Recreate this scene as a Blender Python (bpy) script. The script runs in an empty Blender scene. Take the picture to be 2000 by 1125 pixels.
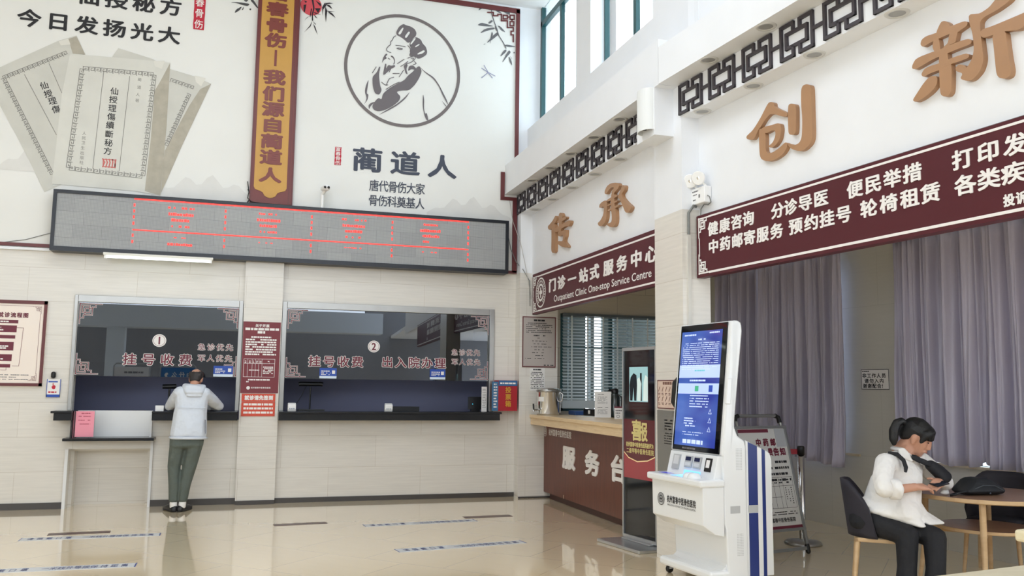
import bpy, bmesh, math, random
from mathutils import Vector, Matrix, Euler
random.seed(7)
C = bpy.context.scene.collection
SC = bpy.context.scene
PI = math.pi

# ------------------------------------------------------------------ camera, sky, daylight, exposure
CAM_H = 1.5
def make_camera(f_px, pitch, yaw, roll):
    cp, sp, cy, sy, cr, sr = math.cos(pitch), math.sin(pitch), math.cos(yaw), math.sin(yaw), math.cos(roll), math.sin(roll)
    f = Vector((sy*cp, cy*cp, sp)); r = Vector((cy, -sy, 0)); u = r.cross(f)
    r2 = cr*r + sr*u; u2 = -sr*r + cr*u
    cam = bpy.data.cameras.new('camera'); o = bpy.data.objects.new('camera', cam); C.objects.link(o)
    cam.sensor_fit = 'HORIZONTAL'; cam.sensor_width = 36.0; cam.lens = 36.0*f_px/2000.0
    cam.clip_start = 0.05; cam.clip_end = 200
    m = Matrix((r2, u2, -f)).transposed().to_4x4(); m.translation = (0, 0, CAM_H)
    o.matrix_world = m
    SC.camera = o
make_camera(1687.0, math.radians(6.47), math.radians(17.13), math.radians(0.684))
W = bpy.data.worlds.new('sky'); SC.world = W; W.use_nodes = True
W.node_tree.nodes['Background'].inputs[0].default_value = (0.86, 0.945, 1.04, 1)
W.node_tree.nodes['Background'].inputs[1].default_value = 7.0
SC.view_settings.view_transform = 'Standard'; SC.view_settings.look = 'None'
SC.view_settings.gamma = 1.0; SC.view_settings.use_curve_mapping = False
SC.view_settings.exposure = -0.42
SC.cycles.max_bounces = 10; SC.cycles.diffuse_bounces = 6; SC.cycles.glossy_bounces = 4
SC.cycles.transparent_max_bounces = 12; SC.cycles.use_denoising = True
SC.cycles.caustics_reflective = False; SC.cycles.caustics_refractive = False
def portal(loc, normal, sx, sy):            # marks an opening, so the sky light through it is sampled well
    l = bpy.data.lights.new('daylight_opening', 'AREA'); l.shape = 'RECTANGLE'; l.size = sx; l.size_y = sy
    l.cycles.is_portal = True
    o = bpy.data.objects.new('daylight_opening', l); C.objects.link(o); o.location = loc
    o.rotation_euler = Vector(normal).to_track_quat('-Z', 'Y').to_euler()

# ------------------------------------------------------------------ frames: a plane in the room with (u, v, n)
class Frame:
    def __init__(s, O, U, V, N): s.O, s.U, s.V, s.N = Vector(O), Vector(U), Vector(V), Vector(N)
    def pt(s, u, v, n=0.0): return s.O + s.U*u + s.V*v + s.N*n
    def off(s, n): return Frame(s.O+s.N*n, s.U, s.V, s.N)
D2 = math.radians(-4.725)
def FRONT(Y): return Frame((0, Y, 0), (1, 0, 0), (0, 0, 1), (0, -1, 0))
def SIDE(X): return Frame((X, 11.5, 0), (0, -1, 0), (0, 0, 1), (-1, 0, 0))
U2 = Vector((-math.sin(D2), -math.cos(D2), 0)); N2 = Vector((math.cos(D2), -math.sin(D2), 0))
def BAY2(off=0.0): return Frame(Vector((3.6, 6.66, 0))+N2*off, U2, (0, 0, 1), -N2)
def CURT(off=0.0): return Frame(Vector((6.32, 8.7, 0))+N2*off, U2, (0, 0, 1), -N2)
FLOOR = Frame((0, 0, 0), (1, 0, 0), (0, 1, 0), (0, 0, 1))
def floor_frame(x, y, deg, z=0):
    a = math.radians(deg); return Frame((x, y, z), (math.cos(a), math.sin(a), 0), (-math.sin(a), math.cos(a), 0), (0, 0, 1))
def yaw_frame(x, y, deg, z=0):               # u along the facing-right axis, v up, n towards the viewer
    a = math.radians(deg); return Frame((x, y, z), (math.cos(a), math.sin(a), 0), (0, 0, 1), (math.sin(a), -math.cos(a), 0))

def rounded(P, n=2):                       # softens the corners of a traced outline
    for _ in range(n):
        Q = []
        for (ax, ay), (bx, by) in zip(P, P[1:]+P[:1]):
            Q += [(ax*.8+bx*.2, ay*.8+by*.2), (ax*.2+bx*.8, ay*.2+by*.8)]
        P = Q
    return P
def rounded_open(P, n=2):
    for _ in range(n):
        Q = [P[0]]
        for (ax, ay), (bx, by) in zip(P, P[1:]): Q += [(ax*.75+bx*.25, ay*.75+by*.25), (ax*.25+bx*.75, ay*.25+by*.75)]
        P = Q+[P[-1]]
    return P
# ------------------------------------------------------------------ mesh builder
class MB:
    def __init__(s): s.v, s.f, s.sm = [], [], []
    def add(s, vs, fs, smooth=False):
        b = len(s.v); s.v += [tuple(v) for v in vs]
        for f in fs: s.f.append([b+i for i in f]); s.sm.append(smooth)
        return s
    def box(s, x0, x1, y0, y1, z0, z1):
        vs = [(x, y, z) for z in (z0, z1) for y in (y0, y1) for x in (x0, x1)]
        return s.add(vs, [(0, 2, 3, 1), (4, 5, 7, 6), (0, 1, 5, 4), (2, 6, 7, 3), (0, 4, 6, 2), (1, 3, 7, 5)])
    def fbox(s, F, u0, u1, v0, v1, n0, n1):
        vs = [F.pt(u, v, n) for n in (n0, n1) for v in (v0, v1) for u in (u0, u1)]
        return s.add(vs, [(0, 2, 3, 1), (4, 5, 7, 6), (0, 1, 5, 4), (2, 6, 7, 3), (0, 4, 6, 2), (1, 3, 7, 5)])
    def prism(s, F, poly, n0, n1):
        k = len(poly); vs = [F.pt(u, v, n0) for u, v in poly]+[F.pt(u, v, n1) for u, v in poly]
        fs = [list(range(k))[::-1], list(range(k, 2*k))]+[(i, (i+1) % k, k+(i+1) % k, k+i) for i in range(k)]
        return s.add(vs, fs)
    def flat(s, F, poly, n): return s.add([F.pt(u, v, n) for u, v in poly], [list(range(len(poly)))])
    def line(s, F, pts, w, n, closed=False):             # flat stroke of even width
        pts = [Vector(p) for p in pts]
        if closed: pts = pts+[pts[0]]
        for a, b in zip(pts, pts[1:]):
            d = (b-a)
            if d.length < 1e-6: continue
            d.normalize(); q = Vector((-d.y, d.x))*w/2; e = d*w/2*(0.98)
            s.k = (getattr(s, 'k', 0)+1) % 11; s.flat(F, [a-e-q, b+e-q, b+e+q, a-e+q], n+s.k*.00012)
        return s
    def bar(s, F, pts, w, n0, n1, closed=False):         # raised stroke
        pts = [Vector(p) for p in pts]
        if closed: pts = pts+[pts[0]]
        for a, b in zip(pts, pts[1:]):
            d = (b-a)
            if d.length < 1e-6: continue
            d.normalize(); q = Vector((-d.y, d.x))*w/2; e = d*w/2
            s.k = (getattr(s, 'k', 0)+1) % 6; s.prism(F, [a-e-q, b+e-q, b+e+q, a-e+q], n0, n1+s.k*.0002)
        return s
    def tube(s, pts, r, seg=10, closed=False, radii=None):
        pts = [Vector(p) for p in pts]; k = len(pts); rings = []
        up = None
        for i, p in enumerate(pts):
            a = pts[i-1] if (i > 0 or closed) else p; b = pts[(i+1) % k] if (i < k-1 or closed) else p
            d = (b-a).normalized()
            if up is None: up = Vector((0, 0, 1)) if abs(d.z) < .9 else Vector((1, 0, 0))
            x = d.cross(up).normalized(); y = x.cross(d).normalized(); up = y
            rr = radii[i] if radii else r
            rings.append([p+x*rr*math.cos(2*PI*j/seg)+y*rr*math.sin(2*PI*j/seg) for j in range(seg)])
        vs = [v for R in rings for v in R]; fs = []
        for i in range(k if closed else k-1):
            A = i*seg; B = ((i+1) % k)*seg
            for j in range(seg): fs.append((A+j, A+(j+1) % seg, B+(j+1) % seg, B+j))
        s.add(vs, fs, True)
        if not closed:
            s.add(rings[0], [list(range(seg))]); s.add(rings[-1], [list(range(seg))])
        return s
    def lathe(s, c, prof, seg=28, axis=None, smooth=True):          # prof: (radius, height)
        c = Vector(c); Q = Vector(axis).to_track_quat('Z', 'Y') if axis else None
        vs = []
        for r, h in prof:
            for j in range(seg):
                p = Vector((r*math.cos(2*PI*j/seg), r*math.sin(2*PI*j/seg), h))
                vs.append(c+(Q @ p if Q else p))
        fs = []
        for i in range(len(prof)-1):
            for j in range(seg): fs.append((i*seg+j, i*seg+(j+1) % seg, (i+1)*seg+(j+1) % seg, (i+1)*seg+j))
        s.add(vs, fs, smooth)
        if prof[0][0] > 1e-5: s.add(vs[:seg], [list(range(seg))])
        if prof[-1][0] > 1e-5: s.add(vs[-seg:], [list(range(seg))])
        return s
    def hull(s, ells, smooth=True):          # convex hull of ellipsoids ((x,y,z), (rx,ry,rz) or r)
        bm = bmesh.new()
        for c, r in ells:
            r = (r, r, r) if not isinstance(r, (tuple, list)) else r
            bmesh.ops.create_icosphere(bm, subdivisions=2, radius=1, matrix=Matrix.Translation(c) @ Matrix.Diagonal((*r, 1)))
        res = bmesh.ops.convex_hull(bm, input=bm.verts)
        junk = list({g for g in res['geom_interior']+res['geom_unused'] if isinstance(g, bmesh.types.BMVert)})
        bmesh.ops.delete(bm, geom=junk, context='VERTS')
        bm.verts.index_update(); bm.verts.ensure_lookup_table()
        s.add([v.co.copy() for v in bm.verts], [[v.index for v in f.verts] for f in bm.faces], smooth)
        bm.free(); return s
    def xf(s, M): s.v = [tuple(M @ Vector(v)) for v in s.v]; return s
    def build(s, name, mat, parent=None, bevel=0, recalc=True, smooth=None, center=True, mods=None):
        me = bpy.data.meshes.new(name)
        off = Vector((0, 0, 0))
        if parent is None and center and s.v:
            xs = [v[0] for v in s.v]; ys = [v[1] for v in s.v]; zs = [v[2] for v in s.v]
            off = Vector(((min(xs)+max(xs))/2, (min(ys)+max(ys))/2, min(zs)))
        me.from_pydata([tuple(Vector(v)-off) for v in s.v], [], s.f)
        for p, q in zip(me.polygons, s.sm): p.use_smooth = q if smooth is None else smooth
        if recalc:
            bm = bmesh.new(); bm.from_mesh(me)
            bmesh.ops.recalc_face_normals(bm, faces=bm.faces); bm.to_mesh(me); bm.free()
        me.materials.append(mat)
        o = bpy.data.objects.new(name, me); C.objects.link(o); o.location = off
        if bevel:
            b = o.modifiers.new('bevel', 'BEVEL'); b.width = bevel; b.segments = 2; b.limit_method = 'ANGLE'; b.angle_limit = .6
        if parent is not None: attach(o, parent)
        return o
def world_loc(o):
    return o.location if o.parent is None else o.matrix_parent_inverse.inverted().to_translation()*0 + o.location
def attach(o, parent):
    o.parent = parent
    m = Matrix.Identity(4); p = parent
    chain = []
    while p is not None: chain.append(p); p = p.parent
    for q in reversed(chain): m = m @ q.matrix_parent_inverse @ Matrix.LocRotScale(q.location, q.rotation_euler, q.scale)
    o.matrix_parent_inverse = m.inverted()
def tag(o, label=None, cat=None, group=None, kind=None):
    if label: o['label'] = label
    if cat: o['category'] = cat
    if group: o['group'] = group
    if kind: o['kind'] = kind
    return o
def thing(name, label, cat, loc=(0, 0, 0), group=None):
    o = bpy.data.objects.new(name, None); o.empty_display_size = .1; C.objects.link(o); o.location = loc
    return tag(o, label, cat, group)
def struct(name, mb, mat, **k): return tag(mb.build(name, mat, None, **k), kind='structure')
def dup(root, label=None, loc=None, rotz=None):
    r = root.copy(); C.objects.link(r)
    if label: r['label'] = label
    if loc is not None: r.location = loc
    if rotz is not None: r.rotation_euler = (0, 0, rotz)
    for c in list(root.children):
        d = c.copy(); C.objects.link(d); d.parent = r
        for g in list(c.children):
            e = g.copy(); C.objects.link(e); e.parent = d
    return r
def realize(o):                               # bake an object's modifiers into its mesh
    dg = bpy.context.evaluated_depsgraph_get(); dg.update()
    me = bpy.data.meshes.new_from_object(o.evaluated_get(dg)); old = o.data
    o.modifiers.clear(); o.data = me; bpy.data.meshes.remove(old)
    for p in me.polygons: p.use_smooth = True
    return o
def organic(name, mb, mat, parent, voxel=.01, smooth=6, factor=.5):   # one continuous surface out of overlapping volumes
    o = mb.build(name, mat, None, center=False)
    m = o.modifiers.new('r', 'REMESH'); m.mode = 'VOXEL'; m.voxel_size = voxel; m.use_smooth_shade = True
    s = o.modifiers.new('s', 'SMOOTH'); s.iterations = smooth; s.factor = factor
    realize(o)
    if parent is not None: attach(o, parent)
    return o

# ------------------------------------------------------------------ lettering (built from the program's own font outlines)
_tc = bpy.data.curves.new('lettering', 'FONT'); _to = bpy.data.objects.new('lettering', _tc); C.objects.link(_to)
_gl = {}
def glyph(ch, bold, ext):
    k = (ch, bold, ext)
    if k not in _gl:
        _tc.body = ch; _tc.offset = bold; _tc.extrude = ext; _tc.resolution_u = 3; _to.data = _tc
        _to.update_tag(); dg = bpy.context.evaluated_depsgraph_get(); dg.update()
        me = _to.evaluated_get(dg).to_mesh()
        _gl[k] = ([v.co.copy() for v in me.vertices], [list(p.vertices) for p in me.polygons])
        _to.evaluated_get(dg).to_mesh_clear()
    return _gl[k]
def weight(b):
    if b < .004: return [(0, 0)]
    k = 6 if b < .05 else 10
    return [(b*math.cos(2*PI*i/k), b*math.sin(2*PI*i/k)) for i in range(k)]
def put(mb, ch, F, u, v, w, h, n, bold=.02, ext=0, depth=0, rot=0, latin=False):
    vs, fs = glyph(ch, 0, ext)
    if not vs: return
    cx = .5; cy = .38; c, s = math.cos(rot), math.sin(rot)
    for q, (dx, dy) in enumerate(weight(bold)):              # a heavier stroke is the outline struck several times, slightly shifted
        out = []
        for p in vs:
            x, y = (p.x-cx+dx)*w, (p.y-cy+dy)*h
            z = n + q*.00012 + ((p.z/ext*.5+.5)*depth if ext else 0)
            out.append(F.pt(u+x*c-y*s, v+x*s+y*c, z))
        mb.add(out, fs)
def row(mb, s, F, u0, u1, v, w, h, n, **k):          # glyph centres spread evenly from u0 to u1
    m = len(s)
    for i, ch in enumerate(s):
        if ch != ' ': put(mb, ch, F, u0+(u1-u0)*(i/(m-1) if m > 1 else .5), v, w, h, n, **k)
def latin(mb, s, F, u0, u1, v, h, n, bold=0, slant=0):
    vs, fs = glyph(s, 0, 0); x0 = min(p.x for p in vs); x1 = max(p.x for p in vs); k = (u1-u0)/(x1-x0)
    for q, (dx, dy) in enumerate(weight(bold)): mb.add([F.pt(u0+(p.x-x0+dx)*k, v+(p.y-.35+dy)*h, n+q*.00012) for p in vs], fs)
def put_latin(mb, s, F, u, v, w, h, n, bold=0):
    vs, fs = glyph(s, 0, 0)
    xs = [p.x for p in vs]; ys = [p.y for p in vs]; cx = (min(xs)+max(xs))/2; cy = (min(ys)+max(ys))/2
    for q, (dx, dy) in enumerate(weight(bold)): mb.add([F.pt(u+(p.x-cx+dx)*w, v+(p.y-cy+dy)*h, n+q*.00012) for p in vs], fs)
def dashes(mb, F, u0, u1, v0, rows, step, h, n, fill=.85, indent=True, seed=1):   # blurred, unreadable lines of print
    R = random.Random(seed)
    for r in range(rows):
        u = u0+(.06*(u1-u0) if (indent and r == 0) else 0); end = u1-(R.random()*.25*(u1-u0) if R.random() < .3 else 0)
        while u < end:
            w = min(h*R.uniform(.7, 2.6), end-u)
            if R.random() < fill: mb.flat(F, [(u, v0-r*step-h/2), (u+w, v0-r*step-h/2), (u+w, v0-r*step+h/2), (u, v0-r*step+h/2)], n)
            u += w+h*.3

# ------------------------------------------------------------------ materials
def lin(c): return tuple(((x/255)/12.92 if x/255 <= .04045 else ((x/255+.055)/1.055)**2.4) for x in c)
def M(name, col, rough=.5, metal=0, spec=.5, emit=None, estr=0, coat=0, noise=0, nscale=20, bump=0, bscale=200, sheen=0, bdist=.01):
    m = bpy.data.materials.new(name); m.use_nodes = True; nt = m.node_tree; b = nt.nodes['Principled BSDF']
    c = (*lin(col), 1)
    b.inputs['Base Color'].default_value = c; b.inputs['Roughness'].default_value = rough; b.inputs['Metallic'].default_value = metal
    b.inputs['Specular IOR Level'].default_value = spec
    if coat: b.inputs['Coat Weight'].default_value = coat; b.inputs['Coat Roughness'].default_value = .05
    if sheen: b.inputs['Sheen Weight'].default_value = sheen
    if emit: b.inputs['Emission Color'].default_value = (*lin(emit), 1); b.inputs['Emission Strength'].default_value = estr
    if noise or bump:
        tc = nt.nodes.new('ShaderNodeTexCoord')
    if noise:
        n = nt.nodes.new('ShaderNodeTexNoise'); n.inputs['Scale'].default_value = nscale; n.inputs['Detail'].default_value = 5
        nt.links.new(tc.outputs['Object'], n.inputs['Vector'])
        r = nt.nodes.new('ShaderNodeMapRange'); r.inputs[1].default_value = .25; r.inputs[2].default_value = .75; r.inputs[3].default_value = 1-noise; r.inputs[4].default_value = 1+noise*.5
        nt.links.new(n.outputs['Fac'], r.inputs[0])
        mx = nt.nodes.new('ShaderNodeMix'); mx.data_type = 'RGBA'; mx.blend_type = 'MULTIPLY'; mx.inputs[0].default_value = 1; mx.inputs[6].default_value = c
        nt.links.new(r.outputs[0], mx.inputs[7]); nt.links.new(mx.outputs[2], b.inputs['Base Color'])
    if bump:
        n2 = nt.nodes.new('ShaderNodeTexNoise'); n2.inputs['Scale'].default_value = bscale; nt.links.new(tc.outputs['Object'], n2.inputs['Vector'])
        bp = nt.nodes.new('ShaderNodeBump'); bp.inputs['Strength'].default_value = bump; bp.inputs['Distance'].default_value = bdist
        nt.links.new(n2.outputs['Fac'], bp.inputs['Height']); nt.links.new(bp.outputs['Normal'], b.inputs['Normal'])
    return m
def tile_mat(name, col, joint, tw, th, rough, offz=0, rot=0, floor=False, coat=0, streak=.05):
    m = bpy.data.materials.new(name); m.use_nodes = True; nt = m.node_tree; b = nt.nodes['Principled BSDF']; L = nt.links.new
    g = nt.nodes.new('ShaderNodeNewGeometry'); sx = nt.nodes.new('ShaderNodeSeparateXYZ'); L(g.outputs['Position'], sx.inputs[0])
    cb = nt.nodes.new('ShaderNodeCombineXYZ')
    if floor:
        mp = nt.nodes.new('ShaderNodeMapping'); mp.inputs['Rotation'].default_value = (0, 0, rot); mp.inputs['Location'].default_value = (.31, .17, 0); L(g.outputs['Position'], mp.inputs[0]); vec = mp.outputs[0]
    else:
        ad = nt.nodes.new('ShaderNodeMath'); ad.operation = 'ADD'; L(sx.outputs[0], ad.inputs[0]); L(sx.outputs[1], ad.inputs[1])
        az = nt.nodes.new('ShaderNodeMath'); az.operation = 'ADD'; az.inputs[1].default_value = offz; L(sx.outputs[2], az.inputs[0])
        L(ad.outputs[0], cb.inputs[0]); L(az.outputs[0], cb.inputs[1]); vec = cb.outputs[0]
    br = nt.nodes.new('ShaderNodeTexBrick'); br.offset = .5; br.inputs['Scale'].default_value = 1; br.inputs['Mortar Size'].default_value = .0022
    br.inputs['Brick Width'].default_value = tw; br.inputs['Row Height'].default_value = th; br.inputs['Mortar Smooth'].default_value = .2
    c = lin(col); br.inputs['Color1'].default_value = (*c, 1); br.inputs['Color2'].default_value = (*[x*.965 for x in c], 1); br.inputs['Mortar'].default_value = (*lin(joint), 1)
    L(vec, br.inputs['Vector'])
    mp2 = nt.nodes.new('ShaderNodeMapping'); mp2.inputs['Scale'].default_value = (1.2, 22, 1) if not floor else (1.5, 6, 1); L(vec, mp2.inputs[0])
    n = nt.nodes.new('ShaderNodeTexNoise'); n.inputs['Scale'].default_value = 2.0; n.inputs['Detail'].default_value = 6; L(mp2.outputs[0], n.inputs['Vector'])
    r = nt.nodes.new('ShaderNodeMapRange'); r.inputs[1].default_value = .3; r.inputs[2].default_value = .7; r.inputs[3].default_value = 1-streak; r.inputs[4].default_value = 1+streak*.4; L(n.outputs['Fac'], r.inputs[0])
    mx = nt.nodes.new('ShaderNodeMix'); mx.data_type = 'RGBA'; mx.blend_type = 'MULTIPLY'; mx.inputs[0].default_value = 1; L(br.outputs['Color'], mx.inputs[6]); L(r.outputs[0], mx.inputs[7])
    L(mx.outputs[2], b.inputs['Base Color']); b.inputs['Roughness'].default_value = rough
    if coat: b.inputs['Coat Weight'].default_value = coat; b.inputs['Coat Roughness'].default_value = .03; b.inputs['Coat IOR'].default_value = 1.75
    return m
def wood_mat(name, c1, c2, rough, scale=(2, 30, 30), rot=(0, 0, 0)):
    m = bpy.data.materials.new(name); m.use_nodes = True; nt = m.node_tree; b = nt.nodes['Principled BSDF']; L = nt.links.new
    tc = nt.nodes.new('ShaderNodeTexCoord'); mp = nt.nodes.new('ShaderNodeMapping'); mp.inputs['Scale'].default_value = scale; mp.inputs['Rotation'].default_value = rot; L(tc.outputs['Object'], mp.inputs[0])
    n = nt.nodes.new('ShaderNodeTexNoise'); n.inputs['Scale'].default_value = 1.5; n.inputs['Detail'].default_value = 6; n.inputs['Distortion'].default_value = .6; L(mp.outputs[0], n.inputs['Vector'])
    r = nt.nodes.new('ShaderNodeValToRGB'); r.color_ramp.elements[0].position = .3; r.color_ramp.elements[1].position = .7
    r.color_ramp.elements[0].color = (*lin(c1), 1); r.color_ramp.elements[1].color = (*lin(c2), 1); L(n.outputs['Fac'], r.inputs[0]); L(r.outputs[0], b.inputs['Base Color'])
    b.inputs['Roughness'].default_value = rough
    return m
def glass_mat(name, tint, base=.06, edge=.6):
    m = bpy.data.materials.new(name); m.use_nodes = True; nt = m.node_tree; nt.nodes.clear(); L = nt.links.new
    out = nt.nodes.new('ShaderNodeOutputMaterial'); t = nt.nodes.new('ShaderNodeBsdfTransparent'); t.inputs[0].default_value = (*lin(tint), 1)
    g = nt.nodes.new('ShaderNodeBsdfGlossy'); g.inputs['Roughness'].default_value = .0; g.inputs[0].default_value = (.95, .97, 1, 1)
    lw = nt.nodes.new('ShaderNodeLayerWeight'); lw.inputs[0].default_value = .35
    r = nt.nodes.new('ShaderNodeMapRange'); r.inputs[3].default_value = base; r.inputs[4].default_value = edge; L(lw.outputs['Fresnel'], r.inputs[0])
    mx = nt.nodes.new('ShaderNodeMixShader'); L(r.outputs[0], mx.inputs[0]); L(t.outputs[0], mx.inputs[1]); L(g.outputs[0], mx.inputs[2]); L(mx.outputs[0], out.inputs[0])
    return m
white = M('white_paint', (232, 234, 238), .6, noise=.03, nscale=2.5)
ceil_white = M('ceiling_paint', (232, 232, 232), .7)
tile = tile_mat('wall_tile', (222, 218, 211), (196, 188, 176), 1.2, .4025, .28, offz=-.0295, streak=.07)
floor_t = tile_mat('floor_tile', (240, 220, 186), (184, 162, 130), .8, .8, .12, rot=PI/4, floor=True, coat=.9, streak=.015)
dark_strip = M('dark_stone', (70, 66, 64), .35)
maroon = M('maroon_board', (82, 32, 40), .45, spec=.3)
maroon_frame = M('maroon_frame', (98, 40, 42), .4)
ink = M('black_print', (28, 28, 32), .6)
grey_print = M('grey_print', (112, 110, 112), .6)
white_print = M('white_print', (235, 232, 230), .5)
maroon_print = M('maroon_print', (108, 32, 52), .5)
black_stone = M('black_stone', (18, 19, 23), .22)
black_metal = M('black_metal', (20, 22, 26), .35)
black_plastic = M('black_plastic', (16, 16, 18), .4)
steel = M('brushed_steel', (170, 168, 164), .32, metal=.85, noise=.08, nscale=4)
chrome = M('chrome', (215, 215, 215), .12, metal=1)
gold = M('bronze_paint', (168, 128, 94), .42, noise=.05, nscale=8)
gold_side = gold
paper = M('paper_white', (232, 230, 228), .6)
glass = glass_mat('tinted_glass', (150, 160, 172), .10, .7)
clear = glass_mat('clear_glass', (238, 244, 244), .03, .3)
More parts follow.
